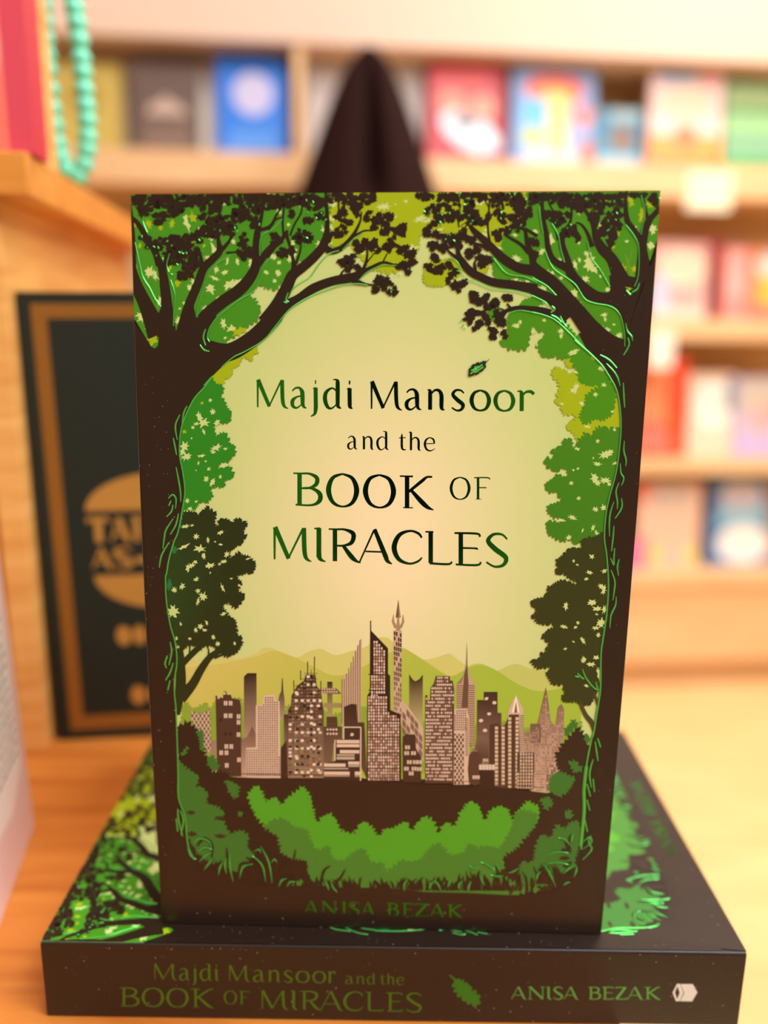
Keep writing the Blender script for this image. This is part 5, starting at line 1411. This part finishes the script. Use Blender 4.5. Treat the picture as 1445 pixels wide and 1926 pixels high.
# pale book at the left edge, its printed back turned to the right
pale = empty('paperback_book', (-0.0300, 0.0350, 0.0003), (0, 0, 0), 'pale pink and white book with lines of small print at the left edge', 'book')
ang = math.atan2(0.0907 - 0.0353, -0.0414 + 0.0298)
pale.rotation_euler = (0, 0, ang)
PW, PH, PT = 0.0575, 0.155, 0.026
SK = math.tan(math.radians(1.7))
A = Art(lambda x, y: (x * PW, y * PH))
A.poly([(0, 0), (1, 0), (1, 1), (0, 1)], (238, 206, 204))
A.layer(2.5e-5)
A.poly(leafy([(0.0, 0.17), (0.55, 0.14), (0.86, 0.2), (0.9, 1.0), (0.0, 1.0)], 0.004, 0.03, 3), (250, 240, 236))
A.layer(2.5e-5)
rp = random.Random(6)
for j in range(26):
    y = 0.24 + j * 0.028
    x = 0.04
    while x < 0.80:
        L_ = rp.uniform(0.03, 0.10)
        A.rect(x, y, min(.83, x + L_), y + 0.010, (150, 142, 146) if j % 7 else (110, 120, 160))
        x += L_ + 0.022
bk = link_mesh('back_cover', A.mesh('back_cover', lambda u, v, hh: (u, -hh - 0.00003 + v * SK, v)), mat('pale_print', rough=0.45, attr='ink'), pale)
def sheared(nm, x0, x1, y0, y1, z0, z1, mt, par):
    bm = bmesh.new()
    box_into(bm, x0, x1, y0, y1, z0, z1)
    for v in bm.verts:
        v.co.y += v.co.z * SK
    bmesh.ops.recalc_face_normals(bm, faces=bm.faces)
    me = bpy.data.meshes.new(nm)
    bm.to_mesh(me)
    bm.free()
    return link_mesh(nm, me, mt, par)
M_PALE = mat('pale_pink_board', (236, 204, 202), 0.5)
sheared('cover_board', 0, PW, 0, 0.0006, 0, PH, M_PALE, bk)
sheared('front_cover', 0, PW, PT - 0.0006, PT, 0, PH, M_PALE, pale)
sheared('spine', PW - 0.0006, PW, 0.0006, PT - 0.0006, 0, PH, M_PALE, pale)
sheared('page_block', 0.0006, PW - 0.0006, 0.0006, PT - 0.0006, 0.0003, PH - 0.0003, M_PAGES, pale)

# coral book on the riser top
rl = lambda x, y, z: tuple(RM @ Vector((x, y, z)))
simple_book('paperback_book', 'coral pink book standing on top of the wooden riser', rl(-0.1265, 0.006, 0.2569), YAW, 0.128, 0.19, 0.020, (240, 124, 116),
            [([(0.60, 0), (1, 0), (1, .55), (.86, 1), (.55, 1)], (250, 120, 104)), ([(0.93, 0), (1, 0), (1, 1), (.93, 1)], (220, 74, 92)), ([(0.62, .0), (0.68, .0), (0.95, .30), (.95, .36)], (214, 88, 70)), disc(.86, .30, .06, .05, (252, 176, 160)), disc(.80, .52, .08, .06, (248, 84, 96)), disc(.9, .2, .03, .06, (250, 150, 140))], spine_right=True, spine_col=(206, 40, 66))

# ------------------------------------------------------------------ the wall of shelves behind
UY = math.radians(6)
UO = Vector((-0.3, 1.70, 0.0))
UM = Matrix.Translation(UO) @ Matrix.Rotation(UY, 4, 'Z')
ul = lambda x, y, z: tuple(UM @ Vector((x, y, z)))
unit = empty('bookcase', (UO.x, UO.y, -0.75), (0, 0, UY), 'long light wood wall bookcase with face-out shelves across the background', 'bookcase')
uz = 0.75
box('back_panel', (-1.2, 2.2, 0.20, 0.22, 0.0, uz + 0.80), M_SHELFB, unit)
for z0, z1 in ((0.466, 0.535), (0.150, 0.198), (-0.172, -0.140), (-0.462, -0.430)):
    box('shelf', (-1.2, 2.2, 0.0, 0.20, uz + z0, uz + z1), M_SHELF, unit, 0.002)
box('base_panel', (-1.2, 2.2, 0.02, 0.06, uz - 0.655, uz - 0.462), M_SHELF, unit)
box('plinth', (-1.2, 2.2, 0.08, 0.12, 0.0, uz - 0.655), M_SHELF, unit)
box('bottom_board', (-1.2, 2.2, 0.02, 0.20, uz - 0.675, uz - 0.655), M_SHELF, unit)
h = box('header_board', (-1.2, 2.2, 0.0, 0.20, uz + 0.752, uz + 1.25), M_HEAD, unit)
h['label'] = 'cream header board'
for x in (-1.2, 0.188, 2.18):
    box('divider', (x, x + 0.022, 0.01, 0.20, uz - 0.462, uz + 0.752), M_SHELF, unit)

GA = 'face-out books on the top shelf of the bookcase'
GB = 'face-out books on the second shelf of the bookcase'
GC = 'face-out books on the third shelf of the bookcase'
GD = 'face-out books on the lowest shelf of the bookcase'
Z1, Z2, Z3, Z4 = 0.5353, 0.1983, -0.1397, -0.4297


def shelf_book(label, x, y, z, w, h, cover, shapes, group, lean=6, t=0.022, turn=0.0, spine_col=None):
    ln = math.radians(lean)
    p = UM @ Vector((x, y, z + t * math.sin(ln)))
    simple_book('paperback_book', label, tuple(p), UY + turn, w, h, t, cover, shapes, ln, group, spine_col=spine_col)


shelf_book('olive gold book at the left end of the top shelf behind the beads', -0.340, 0.06, Z1, 0.157, 0.185, (188, 158, 66), [quad(.06, .06, .94, .94, (206, 180, 84)), disc(.5, .6, .25, .2, (180, 148, 54))], GA)
shelf_book('white book peeping out left of the grey-brown book on top shelf', -0.190, 0.12, Z1, 0.10, 0.20, (240, 226, 214), [quad(.1, .1, .9, .9, (244, 232, 222))], GA)
shelf_book('grey-brown book with a pale mosque-like shape on the top shelf', -0.158, 0.05, Z1, 0.140, 0.185, (104, 82, 72), [([(.2, .42), (.85, .42), (.75, .52), (.58, .58), (.5, .64), (.42, .58), (.25, .52)], (206, 176, 160)), quad(.15, .05, .85, .3, (134, 106, 92))], GA)
shelf_book('white book between the grey-brown book and the blue book', -0.020, 0.10, Z1, 0.12, 0.20, (246, 230, 214), [quad(.1, .1, .9, .9, (250, 238, 226))], GA)
shelf_book('bright blue book with a pale lilac disc on the top shelf', 0.020, 0.05, Z1, 0.152, 0.205, (28, 122, 232), [disc(.52, .62, .29, .22, (206, 200, 236)), quad(.15, .05, .85, .25, (84, 152, 240))], GA)
shelf_book('crimson book with a white oval on the top shelf', 0.484, 0.05, Z1, 0.172, 0.208, (196, 46, 60), [quad(.08, .72, .8, .96, (226, 84, 84)), disc(.32, .58, .2, .14, (244, 150, 120)), disc(.72, .56, .18, .13, (232, 160, 134)), disc(.56, .30, .42, .18, (236, 236, 250), rot=-.35), disc(.5, .42, .18, .08, (120, 130, 140)), quad(.75, 0, 1, .12, (150, 40, 100))], GA)
shelf_book('rainbow coloured picture book with a yellow path on the top shelf', 0.676, 0.05, Z1, 0.190, 0.210, (140, 172, 226), [disc(.5, .76, .36, .15, (250, 92, 66)), disc(.5, .68, .26, .11, (252, 190, 90)), quad(.12, .4, .4, .68, (110, 200, 250)), quad(.42, .1, .68, .74, (252, 224, 130)), disc(.86, .5, .12, .12, (244, 140, 130)), disc(.25, .28, .13, .1, (200, 206, 90)), quad(.2, 0, .8, .12, (238, 220, 220)), quad(.82, .02, 1, .25, (206, 120, 100))], GA)
shelf_book('small blue book with a brown disc on the top shelf', 0.880, 0.08, Z1, 0.115, 0.130, (86, 152, 186), [disc(.55, .5, .28, .24, (150, 124, 110)), quad(.05, .04, .95, .22, (150, 206, 230)), quad(.3, .8, .95, 1, (176, 206, 214))], GA)
shelf_book('pale pink and orange book right of the small blue book', 0.992, 0.04, Z1, 0.172, 0.205, (248, 214, 206), [quad(0, 0, 1, .34, (252, 160, 84)), quad(0, 0, 1, .06, (230, 90, 70)), disc(.5, .32, .16, .14, (246, 130, 90)), disc(.5, .68, .34, .2, (252, 214, 184)), quad(.1, .88, .62, 1, (160, 190, 226)), quad(.7, .85, .9, 1, (246, 170, 170))], GA)
shelf_book('green banded book at the right end of the top shelf', 1.176, 0.05, Z1, 0.155, 0.195, (112, 178, 120), [quad(0, .42, 1, .62, (170, 220, 156)), quad(0, .7, 1, .95, (164, 190, 130)), quad(0, .18, 1, .38, (140, 186, 150)), quad(0, 0, 1, .14, (96, 170, 110))], GA)

tag = empty('price_card', ul(1.070, -0.004, 0.44), (0, 0, UY), 'cream paper card hanging from the top shelf edge', 'card')
A = Art(lambda x, y: (x, y))
A.quad([(0, 0), (.105, 0), (.105, .082), (0, .082)], (254, 240, 206))
A.layer(3e-5)
A.quad([(.012, .045), (.09, .045), (.09, .062), (.012, .062)], (252, 230, 196))
link_mesh('card_face', A.mesh('card_face', lambda u, v, hh: (u, -hh - 0.0009, v), True), mat('card_print', rough=0.7, attr='ink'), tag)
box('card_stock', (0, .105, -0.0008, 0.0036, 0, .082), mat('card_stock', (252, 236, 204), 0.8), tag)

shelf_book('pastel book with a large cream disc on the second shelf', 1.030, 0.05, Z2, 0.140, 0.175, (240, 180, 170), [disc(.55, .68, .42, .24, (254, 226, 194)), quad(.0, .1, .3, .55, (196, 200, 226)), quad(.3, .14, .9, .4, (238, 170, 160)), quad(0, .0, 1, .1, (252, 216, 200))], GB)
shelf_book('dark red book between the pastel disc book and pink book', 1.150, 0.09, Z2, 0.075, 0.190, (176, 34, 30), [quad(.0, .0, 1, .5, (112, 24, 36)), quad(.0, .3, .5, .55, (60, 16, 26))], GB)
shelf_book('narrow pink book on the second shelf', 1.210, 0.05, Z2, 0.062, 0.165, (252, 156, 148), [quad(.1, .35, .9, .95, (252, 172, 162)), quad(.1, .05, .9, .3, (250, 140, 132))], GB)
shelf_book('orange and pale blue book at the right end of the second shelf', 1.278, 0.05, Z2, 0.10, 0.165, (250, 140, 90), [disc(.55, .75, .42, .2, (196, 220, 206)), disc(.6, .42, .4, .22, (252, 188, 70)), quad(0, 0, 1, .14, (246, 120, 110))], GB)

shelf_book('bright red-orange book on the third shelf', 1.015, 0.06, Z3, 0.140, 0.245, (252, 80, 36), [quad(.05, .3, .62, .9, (252, 150, 96)), disc(.34, .30, .18, .08, (176, 110, 100)), quad(.05, .06, .68, .24, (252, 130, 110)), quad(.3, .0, .9, .08, (252, 90, 74))], GC)
shelf_book('peach book with a bright white disc on the third shelf', 1.158, 0.06, Z3, 0.118, 0.205, (252, 216, 190), [disc(.55, .62, .44, .30, (255, 253, 240)), quad(.82, .55, 1, .95, (140, 156, 164))], GC)
shelf_book('lavender book at the right end of the third shelf', 1.280, 0.06, Z3, 0.125, 0.195, (206, 190, 222), [quad(.1, .55, .95, .95, (220, 206, 186)), disc(.6, .45, .3, .18, (240, 184, 184)), quad(.05, .04, .95, .22, (200, 180, 230)), quad(.85, .5, 1, .75, (210, 110, 110))], GC)
tag2 = empty('price_card', ul(1.010, -0.004, 0.085), (0, 0, UY), 'small white card on the edge of the second shelf above the red-orange book', 'card')
box('card_stock', (0, .062, -0.0008, 0.0036, 0, .085), mat('white_card_stock', (254, 240, 222), 0.8), tag2)

shelf_book('pastel book with yellow and pink spots on the lowest shelf', 1.050, 0.06, Z4, 0.168, 0.215, (252, 206, 178), [quad(.2, .72, .85, .96, (214, 196, 184)), disc(.30, .16, .14, .09, (252, 220, 110)), disc(.86, .16, .14, .09, (240, 222, 130)), disc(.58, .14, .12, .08, (230, 190, 196)), quad(0, .8, .2, 1, (250, 140, 120))], GD)
shelf_book('blue book with a bright white oval tilted on the lowest shelf', 1.245, 0.06, Z4, 0.165, 0.235, (96, 138, 190), [disc(.55, .76, .36, .18, (206, 200, 214)), quad(.15, .46, .95, .62, (152, 204, 222)), disc(.58, .24, .44, .22, (255, 255, 250)), quad(0, .55, .1, 1, (74, 90, 140))], GD, 10)
shelf_book('small hot pink book half hidden at the left of the lowest shelf', 1.000, 0.05, Z4, 0.075, 0.075, (250, 110, 160), [quad(.1, .1, .9, .9, (250, 130, 170))], GD)

# grey display panel and the hooded robe in front of it
gp = box('notice_board', (0, 0.262, 0, 0.006, 0, 0.214), mat('grey_panel', (206, 198, 196), 0.7))
gp.location = ul(0.216, 0.10, 0.5355)
gp.rotation_euler = (0, 0, UY)
gp['label'] = 'plain grey panel standing on the top shelf behind the dark robe'
gp['category'] = 'notice board'

robe = empty('hooded_robe', (0.052, 1.46, -0.75), (0, 0, 0), 'dark brown robe with a pointed hood standing before the bookcase', 'robe')
M_ROBE = mat('dark_brown_cloth', (40, 20, 18), 0.9, spec=0.1)
rows = [(1.424, .006, .008), (1.405, .030, .034), (1.370, .052, .058), (1.320, .074, .076), (1.270, .092, .088), (1.220, .112, .098), (1.180, .126, .104), (1.120, .150, .110), (1.00, .180, .125), (.80, .20, .14), (.5, .22, .15), (.2, .24, .165), (0.0, .25, .17)]
N = 72
V, Fc = [], []
for z, rx, ry in rows:
    for i in range(N):
        a = 2 * math.pi * i / N
        fold = 1 + (0.05 * math.sin(7 * a + z * 3) + 0.03 * math.sin(13 * a - z * 5)) * min(1, (1.42 - z) * 2.2)
        slit = 0.0
        if 1.15 < z < 1.41:
            da = (a - 1.5 * math.pi - 0.12)
            slit = 0.72 * math.exp(-(da / 0.15) ** 2)
        V.append((rx * fold * (1 - slit) * math.cos(a), ry * fold * (1 - slit) * math.sin(a), z))
for j in range(len(rows) - 1):
    for i in range(N):
        Fc.append([j * N + i, (j + 1) * N + i, (j + 1) * N + (i + 1) % N, j * N + (i + 1) % N])
Fc.append(list(range(N)))
me = bpy.data.meshes.new('robe_cloth')
me.from_pydata(V, [], Fc)
me.polygons.foreach_set('use_smooth', [True] * len(me.polygons))
me.update()
o = link_mesh('robe_cloth', me, M_ROBE, robe)
md = o.modifiers.new('subdivision', 'SUBSURF')
md.levels = md.render_levels = 1
